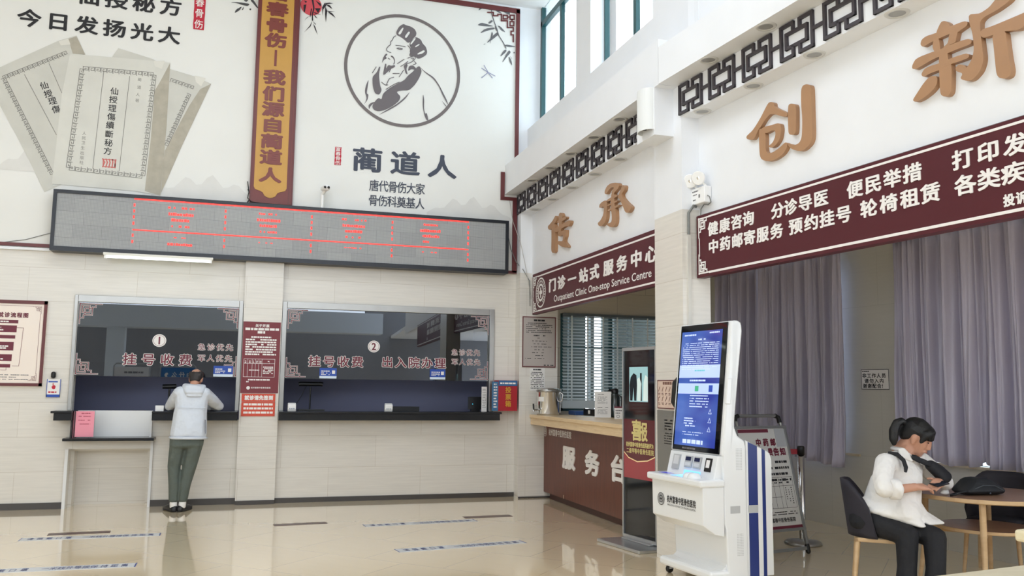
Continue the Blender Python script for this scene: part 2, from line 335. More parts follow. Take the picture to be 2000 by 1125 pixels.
# ------------------------------------------------------------------ outlines measured on the walls, in metres (plane u, v)
G = {
 'portrait_fill': [[(1.815,6.365),(1.848,6.433),(1.908,6.481),(1.942,6.465),(2.013,6.456),(2.071,6.424),(2.095,6.372),(2.084,6.323),(2.051,6.294),(2.014,6.234),(1.976,6.213),(1.929,6.254),(1.875,6.287),(1.821,6.303),(1.81,6.333)],[(1.992,6.2),(2.051,6.287),(2.097,6.316),(2.159,6.285),(2.183,6.233),(2.231,6.192),(2.253,6.123),(2.241,6.074),(2.165,6.017),(2.12,6.003),(2.073,6.037),(1.996,6.027),(2.01,6.076),(2.024,6.141)],[(1.622,5.87),(1.642,5.966),(1.678,6.025),(1.701,6.013),(1.672,5.978),(1.695,5.957),(1.65,5.928)],[(1.739,6.002),(1.777,5.999),(1.803,5.956),(1.802,5.893),(1.78,5.875),(1.794,5.923),(1.782,5.968),(1.754,5.981)],[(1.642,5.702),(1.667,5.876),(1.689,5.879),(1.684,5.8),(1.712,5.866),(1.758,5.856),(1.803,5.877),(1.811,5.847),(1.744,5.808),(1.686,5.738)],[(1.924,5.877),(1.961,5.913),(1.984,5.9),(1.963,5.835),(1.988,5.76),(1.957,5.771),(1.941,5.824)],[(1.987,5.806),(2,5.886),(2.061,5.902),(2.108,5.853),(2.132,5.824),(2.078,5.841),(2.032,5.843)],[(2.145,5.912),(2.185,5.831),(2.142,5.715),(2.083,5.615),(2.009,5.536),(1.933,5.527),(1.873,5.515),(1.836,5.492),(1.898,5.437),(1.877,5.373),(1.789,5.286),(1.686,5.221),(1.597,5.192),(1.537,5.205),(1.511,5.248),(1.527,5.303),(1.591,5.387),(1.637,5.362),(1.649,5.448),(1.737,5.535),(1.825,5.6),(1.944,5.676),(1.988,5.744),(2.063,5.816),(2.078,5.841)],[(1.608,5.83),(1.589,5.711),(1.609,5.559),(1.636,5.5),(1.605,5.428),(1.545,5.436),(1.51,5.532),(1.501,5.67),(1.544,5.721),(1.566,5.755),(1.586,5.819)],[(1.453,5.633),(1.416,5.536),(1.404,5.443),(1.432,5.369),(1.423,5.315),(1.395,5.266),(1.445,5.333),(1.457,5.418),(1.43,5.423),(1.442,5.524)],[(1.541,5.323),(1.49,5.299),(1.458,5.265),(1.471,5.205),(1.487,5.253),(1.534,5.307)],[(2.032,5.531),(1.966,5.414),(1.848,5.3),(1.716,5.209),(1.584,5.133),(1.73,5.241),(1.848,5.324),(1.951,5.428)],[(2.145,5.896),(2.232,5.828),(2.357,5.765),(2.437,5.656),(2.494,5.552),(2.543,5.463),(2.568,5.387),(2.536,5.431),(2.471,5.542),(2.43,5.639),(2.342,5.747),(2.232,5.813)],[(2.465,5.454),(2.553,5.362),(2.529,5.367)],[(2.205,5.519),(2.226,5.428),(2.224,5.303),(2.241,5.227),(2.264,5.245),(2.28,5.192),(2.291,5.135),(2.26,5.145),(2.231,5.21),(2.205,5.332)]],
 'portrait_light': [[(1.833,6.328),(1.894,6.423),(1.914,6.418),(1.867,6.312)],[(1.928,6.294),(1.98,6.38),(2.006,6.368),(1.952,6.276)],[(2.007,6.202),(2.066,6.297),(2.089,6.292),(2.023,6.191)],[(2.077,6.179),(2.137,6.222),(2.142,6.207),(2.085,6.161)],[(2.11,6.073),(2.201,6.14),(2.22,6.122),(2.179,6.082),(2.118,6.062)]],
 'portrait_line': [[(1.806,6.293),(1.777,6.273),(1.76,6.224),(1.733,6.197),(1.742,6.159),(1.705,6.13),(1.676,6.08),(1.7,6.052),(1.745,6.045)],[(1.81,6.157),(1.871,6.159),(1.94,6.153)],[(1.826,6.118),(1.856,6.127),(1.902,6.117)],[(1.834,6.113),(1.865,6.104),(1.895,6.111)],[(1.977,6.174),(2.016,6.14),(2.01,6.092)],[(1.982,5.994),(2.027,6.023),(2.08,6.038),(2.086,5.999),(2.059,5.964),(2.007,5.926),(1.961,5.913)],[(2.028,6.0),(2.066,6.005),(2.051,5.979)],[(1.73,5.767),(1.751,5.816)],[(1.783,5.75),(1.866,5.76)],[(1.868,5.714),(1.926,5.814)],[(1.84,5.898),(1.929,5.971)],[(1.691,5.569),(1.712,5.625),(1.733,5.674),(1.792,5.697)],[(1.63,5.608),(1.675,5.575),(1.713,5.579)],[(1.886,5.864),(1.924,5.892),(1.983,5.947)],[(1.499,5.724),(1.549,5.815)],[(1.71,5.959),(1.733,5.947)],[(1.692,5.515),(1.81,5.606),(1.87,5.636)],[(2.075,5.958),(2.106,5.931),(2.061,5.91)]],
 'ring': (1.922,5.809,0.786,0.782),
 'book': {'left':[(-3.149,5.134),(-2.973,5.251),(-2.365,5.664),(-2.167,5.76),(-2.05,5.529),(-2.223,5.518),(-2.281,4.989),(-2.296,4.596),(-2.308,3.846),(-2.19,3.878),(-2.392,3.76),(-2.719,4.395),(-2.94,4.778)],'left_spine':[(-2.255,5.702),(-2.166,5.749),(-2.054,5.528),(-2.193,5.522)],'right':[(-1.749,5.532),(-1.683,5.659),(-1.275,5.569),(-1.064,5.463),(-0.766,5.402),(-0.563,5.329),(-0.872,4.481),(-1.094,3.816),(-1.099,4.695),(-1.244,5.393)],'right_spine':[(-0.563,5.329),(-0.692,5.242),(-0.812,5.011),(-1.072,4.391),(-1.084,4.225),(-1.086,3.851),(-0.872,4.481)],'mid':[(-2.223,5.518),(-1.263,5.546),(-1.068,5.546),(-1.067,4.698),(-1.094,3.816),(-1.391,3.851),(-2.319,3.867),(-2.296,4.596),(-2.281,4.989)],'mid_spine':[(-1.068,5.546),(-1.164,5.307),(-1.231,5.156),(-1.241,4.563),(-1.276,3.86),(-1.094,3.816),(-1.067,4.698)],'mid_flap':[(-1.263,5.546),(-1.134,5.562),(-1.161,5.451),(-1.248,5.476)],'right_flap':[(-0.766,5.414),(-0.633,5.394),(-0.683,5.279),(-0.751,5.332)],'left_flap':[(-2.36,5.657),(-2.256,5.709),(-2.225,5.635),(-2.331,5.61)]},
 'book_border': [(-2.069,5.344),(-1.253,5.363),(-1.314,4.047),(-2.147,4.081)],
 'book_border_left': [[(-2.929,5.119),(-2.254,5.526)],[(-2.929,5.119),(-2.327,3.979)]],
 'book_border_right': [[(-1.056,5.319),(-0.769,5.245)],[(-0.824,5.166),(-1.065,4.462)]],
 'book_lines': [[(-1.831,5.333),(-1.881,4.097)],[(-1.531,5.31),(-1.582,4.089)],[(-2.704,5.192),(-2.309,4.48)],[(-2.446,5.362),(-2.283,5.011)]],
 'book_title': [('仙',-1.693,5.098),('授',-1.701,4.989),('理',-1.705,4.878),('傷',-1.711,4.768),('續',-1.719,4.66),('斷',-1.722,4.546),('秘',-1.722,4.434),('方',-1.726,4.33)],
 'book_title_left': [('仙',-2.482,5.081),('授',-2.432,4.983),('理',-2.38,4.897),('傷',-2.333,4.798)],
 'book_small': [('人',-2.003,4.527),('民',-2.003,4.469),('卫',-2.006,4.407),('生',-2.008,4.343),('出',-2.01,4.28),('版',-2.01,4.219),('社',-2.011,4.159),('蔺',-1.415,5.282),('道',-1.415,5.182),('人',-1.425,5.086),('著',-1.427,5.008)],
 'book_stamp': [(-1.769,4.222),(-1.635,4.223),(-1.634,4.13),(-1.766,4.13)],
 'bamboo_grey': [[(2.966,6.611),(3.025,6.654),(3.093,6.647),(3.215,6.626),(3.121,6.61),(3.026,6.606)],[(2.999,6.487),(3.081,6.573),(3.216,6.612),(3.23,6.587),(3.122,6.552)],[(3.12,6.66),(3.173,6.715),(3.201,6.705),(3.154,6.655)],[(3.183,6.553),(3.204,6.502),(3.171,6.443),(3.163,6.347),(3.158,6.414)],[(3.264,6.551),(3.285,6.513),(3.205,6.434),(3.098,6.352),(3.177,6.457)],[(3.058,6.326),(3.084,6.353),(3.091,6.344)],[(3.263,6.646),(3.311,6.639),(3.394,6.555),(3.325,6.579)],[(3.229,6.641),(3.27,6.592),(3.264,6.551),(3.23,6.587)],[(3.362,6.366),(3.424,6.381),(3.558,6.365),(3.451,6.347),(3.383,6.349)],[(3.304,6.173),(3.357,6.277),(3.404,6.311),(3.405,6.27)],[(3.335,6.085),(3.398,6.228),(3.445,6.302),(3.473,6.272),(3.419,6.204)],[(3.439,6.213),(3.481,6.157),(3.496,6.067),(3.447,6.14)],[(3.446,6.221),(3.488,6.185),(3.492,6.172)],[(2.969,6.822),(3.008,6.882),(3.056,6.878)],[(3.226,6.866),(3.28,6.867),(3.335,6.834),(3.281,6.84)],[(3.349,6.863),(3.445,6.877),(3.452,6.83),(3.39,6.842)],[(3.507,6.276),(3.524,6.288),(3.535,6.273),(3.518,6.257)]],
 'bamboo_stem': [[(3.171,6.892),(3.179,6.798),(3.214,6.694),(3.257,6.591),(3.285,6.499),(3.355,6.4),(3.397,6.323)]],
 'dragonfly': [[(3.076,6.026),(3.138,5.932),(3.24,5.891)],[(3.043,5.981),(3.138,5.932)],[(3.045,5.841),(3.138,5.932)],[(3.138,5.926),(3.2,5.859)]],
 'mural_knot': [[(3.117,6.819),(3.199,6.831),(3.2,6.78),(3.268,6.79),(3.267,6.811),(3.322,6.818),(3.323,6.723),(3.412,6.735),(3.413,6.633),(3.503,6.645),(3.503,6.59),(3.469,6.586),(3.47,6.531),(3.504,6.536),(3.505,6.433)],[(3.452,6.823),(3.514,6.832),(3.515,6.77),(3.453,6.762),(3.452,6.823)],[(3.453,6.727),(3.509,6.735),(3.509,6.673),(3.454,6.666),(3.453,6.727)],[(3.349,6.809),(3.411,6.817),(3.412,6.763),(3.35,6.754),(3.349,6.809)],[(3.411,6.79),(3.453,6.796)],[(3.481,6.765),(3.481,6.731)]],
 'bamboo_left': [[(-0.387,6.457),(-0.268,6.473),(-0.133,6.47),(-0.16,6.435),(-0.217,6.438),(-0.303,6.456)],[(-0.324,6.31),(-0.306,6.367),(-0.23,6.424),(-0.256,6.367)],[(-0.235,6.366),(-0.209,6.428),(-0.214,6.38)],[(-0.135,6.524),(-0.1,6.537),(-0.062,6.488),(-0.024,6.424),(-0.046,6.428),(-0.083,6.469)],[(-0.14,6.395),(-0.127,6.41),(-0.112,6.399),(-0.125,6.379)],[(-0.22,6.511),(-0.15,6.522),(-0.184,6.486)]],
 'bamboo_black': [[(0.652,6.657),(0.679,6.645),(0.698,6.529),(0.679,6.439),(0.686,6.353),(0.671,6.35),(0.664,6.437),(0.679,6.526)],[(0.687,6.313),(0.718,6.27),(0.752,6.164),(0.712,6.238)],[(0.675,6.351),(0.724,6.31),(0.717,6.302)],[(0.571,6.171),(0.644,6.276),(0.664,6.326),(0.675,6.351),(0.655,6.269)],[(0.575,6.345),(0.603,6.388),(0.632,6.412)],[(0.639,6.401),(0.65,6.522),(0.665,6.516),(0.647,6.395)],[(0.666,6.484),(0.786,6.45),(0.712,6.455)],[(0.797,6.559),(0.825,6.619),(0.856,6.599),(0.813,6.529),(0.805,6.441)],[(0.818,6.618),(0.892,6.637),(0.945,6.633),(0.855,6.611)],[(0.84,6.613),(0.901,6.598),(0.936,6.551),(0.879,6.579)],[(0.838,6.581),(0.866,6.513),(0.853,6.352),(0.838,6.469)],[(0.859,6.52),(0.935,6.491),(0.982,6.434),(0.905,6.479)],[(0.842,6.55),(0.881,6.515),(0.971,6.52),(0.897,6.506)],[(0.705,6.641),(0.781,6.604),(0.775,6.564),(0.736,6.606)],[(0.557,6.619),(0.595,6.609),(0.581,6.583)],[(0.552,6.555),(0.589,6.568),(0.571,6.447),(0.556,6.468)],[(0.682,6.455),(0.744,6.392),(0.713,6.404)],[(0.701,6.529),(0.776,6.54),(0.748,6.464)]],
 'sun': (0.652,6.562,0.14),
 'char_chuan': [[(1.24,3.678),(1.295,3.657),(1.284,3.61),(1.171,3.56),(1.078,3.523),(0.983,3.539),(0.95,3.588),(1.045,3.604),(1.154,3.633)],[(1.1,3.562),(1.242,3.58),(1.244,3.452),(1.249,3.218),(1.194,3.198),(1.125,3.215),(1.093,3.257),(1.103,3.4)],[(1.368,3.663),(1.412,3.684),(1.472,3.67),(1.511,3.626),(1.488,3.578),(1.474,3.507),(1.431,3.442),(1.357,3.444),(1.37,3.526),(1.375,3.598)],[(1.309,3.589),(1.399,3.596),(1.618,3.601),(1.647,3.58),(1.619,3.564),(1.488,3.557),(1.339,3.563)],[(1.213,3.5),(1.37,3.52),(1.719,3.531),(1.794,3.514),(1.789,3.482),(1.72,3.449),(1.663,3.474),(1.46,3.468),(1.266,3.448)],[(1.43,3.505),(1.475,3.476),(1.446,3.429),(1.621,3.435),(1.641,3.411),(1.63,3.346),(1.565,3.295),(1.695,3.224),(1.709,3.196),(1.638,3.2),(1.464,3.244),(1.344,3.293),(1.329,3.322),(1.374,3.328),(1.507,3.299),(1.536,3.331),(1.526,3.384),(1.432,3.374),(1.348,3.398),(1.372,3.441)]],
 'char_cheng': [[(2.834,3.627),(2.83,3.656),(2.891,3.698),(2.992,3.708),(3.123,3.687),(3.209,3.662),(3.219,3.63),(3.187,3.606),(3.09,3.582),(3.069,3.569),(3.014,3.589),(3.036,3.621),(3.091,3.641),(3.036,3.657),(2.947,3.649),(2.88,3.609)],[(3.014,3.589),(3.09,3.582),(3.09,3.519),(3.101,3.436),(3.133,3.385),(3.143,3.294),(3.132,3.243),(3.089,3.215),(3.013,3.217),(2.902,3.257),(2.891,3.282),(2.969,3.272),(3.024,3.28),(3.031,3.351),(3.002,3.429),(3.003,3.519)],[(2.88,3.54),(2.992,3.549),(3.123,3.557),(3.187,3.535),(3.165,3.526),(2.992,3.517),(2.902,3.521)],[(2.902,3.485),(2.992,3.485),(3.176,3.488),(3.187,3.468),(3.003,3.465),(2.914,3.469)],[(2.914,3.428),(2.991,3.431),(3.218,3.431),(3.229,3.415),(3.035,3.404),(2.936,3.41)],[(2.684,3.5),(2.691,3.531),(2.754,3.547),(2.857,3.549),(2.902,3.521),(2.891,3.432),(2.884,3.342),(2.834,3.296),(2.754,3.274),(2.672,3.292),(2.637,3.331),(2.719,3.345),(2.8,3.394),(2.823,3.473),(2.789,3.494),(2.719,3.489)],[(3.25,3.566),(3.303,3.616),(3.344,3.611),(3.375,3.587),(3.354,3.552),(3.281,3.524),(3.312,3.482),(3.414,3.409),(3.524,3.348),(3.514,3.32),(3.444,3.295),(3.383,3.311),(3.332,3.373),(3.25,3.469),(3.187,3.517),(3.219,3.537)]],
 'char_chuang': [[(1.01,3.718),(1.046,3.719),(1.084,3.697),(1.083,3.665),(1.235,3.573),(1.231,3.55),(1.197,3.552),(1.043,3.629),(0.969,3.597),(0.922,3.555),(0.894,3.545),(0.826,3.471),(0.741,3.5),(0.732,3.527),(0.819,3.553),(0.915,3.624)],[(0.893,3.533),(0.921,3.543),(0.976,3.498),(0.97,3.355),(0.988,3.326),(1.05,3.311),(1.138,3.33),(1.199,3.355),(1.224,3.343),(1.219,3.309),(1.17,3.269),(1.083,3.249),(0.995,3.255),(0.922,3.288),(0.896,3.331)],[(0.921,3.537),(0.967,3.542),(1.04,3.531),(1.119,3.527),(1.153,3.511),(1.16,3.459),(1.14,3.394),(1.087,3.355),(1.034,3.353),(1.008,3.375),(1.061,3.391),(1.093,3.436),(1.091,3.478),(1.047,3.49),(0.975,3.48)],[(1.242,3.623),(1.266,3.637),(1.318,3.618),(1.332,3.59),(1.323,3.403),(1.301,3.386),(1.259,3.397),(1.238,3.42)],[(1.392,3.704),(1.412,3.73),(1.452,3.727),(1.491,3.706),(1.499,3.67),(1.498,3.489),(1.499,3.321),(1.474,3.272),(1.409,3.243),(1.353,3.246),(1.272,3.284),(1.231,3.323),(1.248,3.333),(1.306,3.304),(1.356,3.308),(1.386,3.34),(1.397,3.473),(1.388,3.602)]],
 'char_xin': [[(2.601,3.681),(2.636,3.729),(2.663,3.725),(2.689,3.703),(2.703,3.669),(2.68,3.65),(2.637,3.647),(2.599,3.657)],[(2.478,3.645),(2.487,3.671),(2.522,3.682),(2.595,3.673),(2.703,3.674),(2.798,3.669),(2.821,3.655),(2.817,3.634),(2.77,3.624),(2.742,3.616),(2.701,3.632),(2.614,3.631),(2.548,3.629),(2.496,3.621)],[(2.588,3.662),(2.617,3.63),(2.622,3.577),(2.626,3.543),(2.578,3.56),(2.566,3.603)],[(2.69,3.627),(2.712,3.637),(2.754,3.626),(2.738,3.585),(2.734,3.563),(2.697,3.563),(2.654,3.551),(2.644,3.565),(2.682,3.578)],[(2.41,3.533),(2.435,3.563),(2.476,3.568),(2.567,3.564),(2.654,3.559),(2.739,3.561),(2.822,3.552),(2.844,3.531),(2.835,3.512),(2.748,3.517),(2.673,3.516),(2.575,3.518),(2.508,3.509),(2.437,3.499),(2.409,3.512)],[(2.612,3.548),(2.674,3.53),(2.677,3.477),(2.701,3.44),(2.69,3.277),(2.67,3.256),(2.638,3.258),(2.612,3.279),(2.608,3.35)],[(2.476,3.452),(2.5,3.477),(2.54,3.483),(2.617,3.475),(2.703,3.477),(2.797,3.471),(2.822,3.457),(2.818,3.436),(2.765,3.437),(2.68,3.443),(2.615,3.433),(2.538,3.436),(2.492,3.429)],[(2.404,3.31),(2.435,3.339),(2.49,3.389),(2.537,3.417),(2.581,3.409),(2.596,3.387),(2.588,3.347),(2.543,3.315),(2.474,3.294),(2.421,3.292)],[(2.832,3.683),(2.845,3.691),(2.88,3.679),(2.909,3.67),(2.968,3.681),(3.008,3.709),(3.028,3.723),(3.121,3.701),(3.1,3.666),(3.014,3.644),(2.932,3.638),(2.906,3.621),(2.904,3.585),(2.909,3.493),(2.918,3.391),(2.89,3.329),(2.838,3.297),(2.803,3.3),(2.754,3.33),(2.776,3.358),(2.73,3.384),(2.726,3.409),(2.753,3.421),(2.793,3.399),(2.802,3.378),(2.84,3.419),(2.858,3.476),(2.853,3.569),(2.837,3.63)],[(2.903,3.572),(2.981,3.564),(3.158,3.563),(3.22,3.564),(3.245,3.545),(3.234,3.515),(3.198,3.495),(3.144,3.478),(3.072,3.502),(2.978,3.512),(2.91,3.518)],[(2.978,3.516),(3.063,3.506),(3.065,3.461),(3.073,3.354),(3.084,3.272),(3.075,3.24),(3.046,3.234),(3.01,3.249),(2.993,3.277),(2.989,3.348),(2.984,3.456)]],
}
# ================================================================== the building
TX = 6.05                                           # right end of the aisle's end wall
# floor and ceilings
struct('floor', MB().fbox(FLOOR, -9, 8.0, -9, 14.2, -.1, 0), floor_t)
struct('ceiling', MB().box(-9.1, 4.3, -9.1, 4.2, 6.99, 7.1).box(-9.1, 4.3, 7.7, 11.6, 6.99, 7.1).box(-9.1, -1.5, 4.2, 7.7, 6.99, 7.1).box(1.5, 4.3, 4.2, 7.7, 6.99, 7.1), ceil_white)
portal((0.0, 5.95, 7.15), (0, 0, -1), 3.0, 3.5)                                                 # unseen skylight, added to brighten the hall
struct('ceiling_aisle', MB().box(3.80, 6.9, 6.9, 11.7, 3.2, 3.3).fbox(BAY2(), -.3, 17, 3.2, 3.3, -4.2, -.28), ceil_white)
# front wall with two counter openings and the knee niche
wf = MB()
struct('wall_front', wf.box(-9, -1.94, 11.5, 11.64, 0, 3.08), tile)
struct('trim_15', MB().box(-.03, .46, 11.5, 11.64, 0, 3.08), tile)
struct('trim_16', MB().box(3.25, 3.62, 11.5, 11.64, 0, 3.08), tile)
struct('wall_front_header', MB().box(-1.94, -.03, 11.5, 11.64, 2.50, 3.08).box(.46, 3.25, 11.5, 11.64, 2.50, 3.08), tile)
wf = MB().box(-1.94, -1.04, 11.5, 11.64, .69, .80).box(-1.04, -.03, 11.5, 11.64, 0, 1.036).box(.46, 3.25, 11.5, 11.64, 0, 1.036)
wf.box(-1.94, -1.04, 11.61, 11.64, .80, 1.036).box(-1.94, -1.04, 11.84, 11.88, 0, .69).box(-1.94, -1.90, 11.64, 11.84, 0, .69).box(-1.08, -1.04, 11.64, 11.84, 0, .69).box(-1.90, -1.08, 11.64, 11.84, .66, .69)
struct('wall_front_lower', wf, tile)
struct('wall_front_upper', MB().box(-9, 4.1, 11.5, 11.64, 3.08, 7.0), white)
struct('trim_1', MB().box(-.03, .44, 11.41, 11.5, 0, 3.06), tile)                               # pilaster between the counters
struct('trim_2', MB().box(-9, -1.965, 11.485, 11.5, 0, .075).box(-1.03, -.03, 11.485, 11.5, 0, .075).box(-.03, .44, 11.395, 11.41, 0, .05).box(.44, 3.6, 11.485, 11.5, 0, .06).box(3.6, 4.16, 11.285, 11.3, 0, .02), dark_strip)
struct('trim_3', MB().box(-9, -2.2, 11.44, 11.5, 3.045, 3.075), white)
struct('trim_4', MB().box(-1.975, -1.94, 11.47, 11.5, 0, .69).box(-1.04, -1.01, 11.47, 11.5, 0, .8).box(-1.06, -1.035, 11.45, 11.6, .82, 1.10), M('white_trim', (225, 226, 228), .35))
# office behind the counters
office = M('office_partition', (140, 146, 168), .6)
struct('wall_office', MB().box(-2.3, 3.7, 13.9, 14.0, 0, 3.0).box(-2.4, -2.3, 11.64, 14.0, 0, 3.0).box(3.62, 3.7, 11.64, 14.0, 0, 3.0).box(-2.4, 3.7, 11.64, 14.0, 2.9, 3.0), office)
struct('wall_office_partition', MB().box(-2.3, 3.62, 12.5, 12.54, 0, 1.75), M('office_screen', (126, 128, 156), .6))
# unseen hall behind the camera; wall openings placed to balance the daylight
hall = M('hall_wall', (222, 218, 208), .6)
struct('wall_back', MB().box(-9, 9.5, -9.1, -9, 0, 3.7).box(4.2, 9.5, -9.1, -9, 3.7, 7), M('hall_back_shade', (128, 128, 130), .6))  # mid-grey colour of the back wall stands in for shade
struct('trim_14', MB().box(-9, 4.2, -5.4, -4.6, 3.1, 3.75).box(-3.9, -3.4, -5.2, -4.8, 0, 3.1), M('hall_beam', (214, 222, 230), .6))
wl = MB()
wl.box(-9.1, -9, -9, 11.64, 0, .3).box(-9.1, -9, -9, 11.64, 3.4, 7)
wl.box(-9.1, -9, 3.5, 11.64, .3, 3.4)
for y in range(-9, 4, 4): wl.box(-9.1, -9, y-.5, y+.9, .3, 3.4)
struct('wall_left', wl, hall)
portal((-2.4, -9.05, 5.35), (0, 1, 0), 13.2, 3.3)
for y in range(-9, 3, 4):
    y1 = y+3.5; y0 = y+.9
    if y1-y0 > 1: portal((-9.05, (y0+y1)/2, 1.85), (1, 0, 0), 3.1, y1-y0)
# two poster stands in the hall behind the viewer, mirrored in the left counter window
stand_tube = M('stand_tube', (170, 172, 174), .35, metal=.5)
for x, col, lab in ((-2.95, (216, 218, 222), 'pale poster stand mirrored in the left counter window'), (-1.75, (40, 110, 176), 'blue poster stand mirrored in the left counter window')):
    F = Frame((x, -3.0, 0), (-1, 0, 0), (0, 0, 1), (0, 1, 0)); t = thing('poster_stand', lab, 'poster stand', (x, -3, 0), 'poster stands across the hall')
    MB().tube([F.pt(-.46, 0, 0), F.pt(-.46, 1.92, 0), F.pt(-.40, 1.99, 0), F.pt(.40, 1.99, 0), F.pt(.46, 1.92, 0), F.pt(.46, 0, 0)], .02, 8).build('frame', stand_tube, t)
    MB().fbox(F, -.44, .44, .35, 1.9, -.01, .01).build('poster', M('poster_field', col, .5), t)
    m = MB()
    if x > -2: row(m, '为什么', F, -.3, .1, 1.70, .16, .17, .012, bold=.03); put_latin(m, '?', F, .30, 1.62, .35, .35, .012, .04)
    else: dashes(m, F, -.3, .2, 1.75, 1, .05, .05, .012, indent=False, seed=4); m.prism(F, [(.15+.22*math.cos(a*PI/12), 1.35+.22*math.sin(a*PI/12)) for a in range(24)], .01, .013)
    m.build('poster_print', white_print if x > -2 else grey_print, t)
    for s_ in (-.46, .46): MB().fbox(F, s_-.02, s_+.02, 0, .03, -.25, .25).build('foot', stand_tube, t)
# right wall, first bay: beam, frieze band, panel, parapet
struct('trim_5', MB().box(3.41, 3.95, 6.72, 11.5, 4.18, 4.60).box(3.41, 3.60, 6.80, 7.16, 3.745, 4.18), white)
struct('trim_6', MB().box(3.60, 3.79, 6.66, 11.3, 3.885, 4.18).box(3.6, 3.79, 11.3, 11.5, 3.06, 4.18), white)
struct('wall_right', MB().box(3.77, 3.92, 7.19, 11.3, 3.0, 3.9), white)
struct('trim_7', MB().box(3.60, 4.155, 11.3, 11.5, 0, 3.06), tile)                                 # corner pier
struct('trim_8', MB().box(3.60, 3.868, 6.66, 7.19, 0, 3.055), tile)                                # pillar
struct('trim_9', MB().box(3.60, 3.868, 6.66, 7.19, 3.055, 3.885), white)
wu = MB()
wu.box(3.75, 4.0, 6.6, 11.5, 4.60, 5.17)
wu.box(3.75, 4.0, 9.13, 9.60, 5.17, 7.0).box(3.75, 4.0, 6.95, 7.50, 5.17, 7.0)
struct('wall_right_upper', wu, white)
# second bay, turned a little
B = BAY2()
struct('trim_10', MB().fbox(B, -.062, 9, 4.181, 4.52, -.4, .19), white)
struct('trim_11', MB().fbox(B, -.02, 9, 3.885, 4.18, -.19, 0), white)
struct('wall_right_bay', MB().fbox(B, -.02, 9, 2.99, 3.9, -.3, -.17), white)
wu2 = MB().fbox(B, -.1, 9, 4.52, 5.17, -.4, -.15)
for k in range(0, 5): wu2.fbox(B, 2.6+k*2.4, 3.05+k*2.4, 5.17, 7.0, -.4, -.15)
struct('wall_right_bay_upper', wu2, white)
# clerestory windows
teal = M('teal_window_frame', (24, 74, 78), .35)
def window(n, F, s0, s1, mull, z0=5.17, z1=6.99):
    t = thing('window_%d' % n, None, None, F.pt((s0+s1)/2, z0, 0)); t['kind'] = 'structure'
    m = MB(); a = .035
    m.fbox(F, s0, s0+2*a, z0, z1, -.03, .03).fbox(F, s1-2*a, s1, z0, z1, -.03, .03).fbox(F, s0, s1, z0, z0+a, -.03, .03).fbox(F, s0, s1, 6.70, 6.78, -.03, .03)
    for q in mull: m.fbox(F, q-a, q+a, z0, 6.7, -.025, .025)
    m.build('window_frame', teal, t)
    MB().fbox(F, s0+a, s1-a, z0+a, z1, -.004, .004).build('pane', clear, t)
WIN = SIDE(3.955)
window(1, WIN, .03, 1.94, [.86]); window(2, WIN, 2.33, 4.05, [3.2])
window(3, BAY2(.36), -.2, 2.6, [.7])
struct('wall_outside', MB().box(4.4, 4.45, 12.2, 12.7, 4.6, 7.4).box(4.4, 4.45, 9.85, 10.2, 4.6, 7.4), M('salmon_render', (238, 208, 196), .8))
portal((4.1, 8.0, 6.1), (-1, 0, 0), 1.75, 8.2)
portal((4.7, 0, 6.1), (-1, 0, 0), 1.75, 9)
# aisle: end wall with the blind window, curtain wall with windows behind the curtains
grey_wall = tile_mat('aisle_tile', (196, 188, 172), (140, 132, 120), .9, .4025, .3, offz=-.0295)
we = MB(); we.box(4.155, 4.27, 11.5, 11.6, 0, 3.2).box(4.27, 5.85, 11.5, 11.6, 2.535, 3.2).box(4.27, 5.85, 11.5, 11.6, 0, 1.16).box(5.85, 6.6, 11.5, 11.6, 0, 3.2)
struct('wall_aisle_end', we, grey_wall)
CW = CURT()
wc = MB().fbox(CW, -3.1, 12, 0, .80, -.15, 0).fbox(CW, -3.1, 12, 2.95, 3.3, -.15, 0)
for a, b in ((-3.1, -1.45), (.575, 1.62), (4.6, 5.4), (8.4, 9.2), (11.6, 12)): wc.fbox(CW, a, b, .80, 2.95, -.15, 0)
struct('wall_aisle', wc, tile_mat('aisle_side_tile', (196, 194, 186), (178, 176, 168), 1.4, .8, .3, offz=0, streak=.03))
struct('trim_12', MB().fbox(CW, 1.5, 4.62, .79, .815, -.02, .035).fbox(CW, -1.45, .8, .79, .815, -.02, .02), M('sill_stone', (196, 180, 150), .4))
for n, (a, b) in enumerate(((-1.45, .575), (1.62, 4.6)), 4):
    t = thing('window_%d' % n, None, None, CW.pt((a+b)/2, .8, -.08)); t['kind'] = 'structure'
    m = MB()
    for q in (a, (a+b)/2, b): m.fbox(CW, q-.03, q+.03, .8, 2.95, -.11, -.06)
    m.fbox(CW, a, b, .8, .815, -.11, -.06).fbox(CW, a, b, 2.9, 2.95, -.11, -.06)
    m.build('window_frame', teal, t)
    MB().fbox(CW, a, b, .81, 2.92, -.09, -.085).build('pane', clear, t)

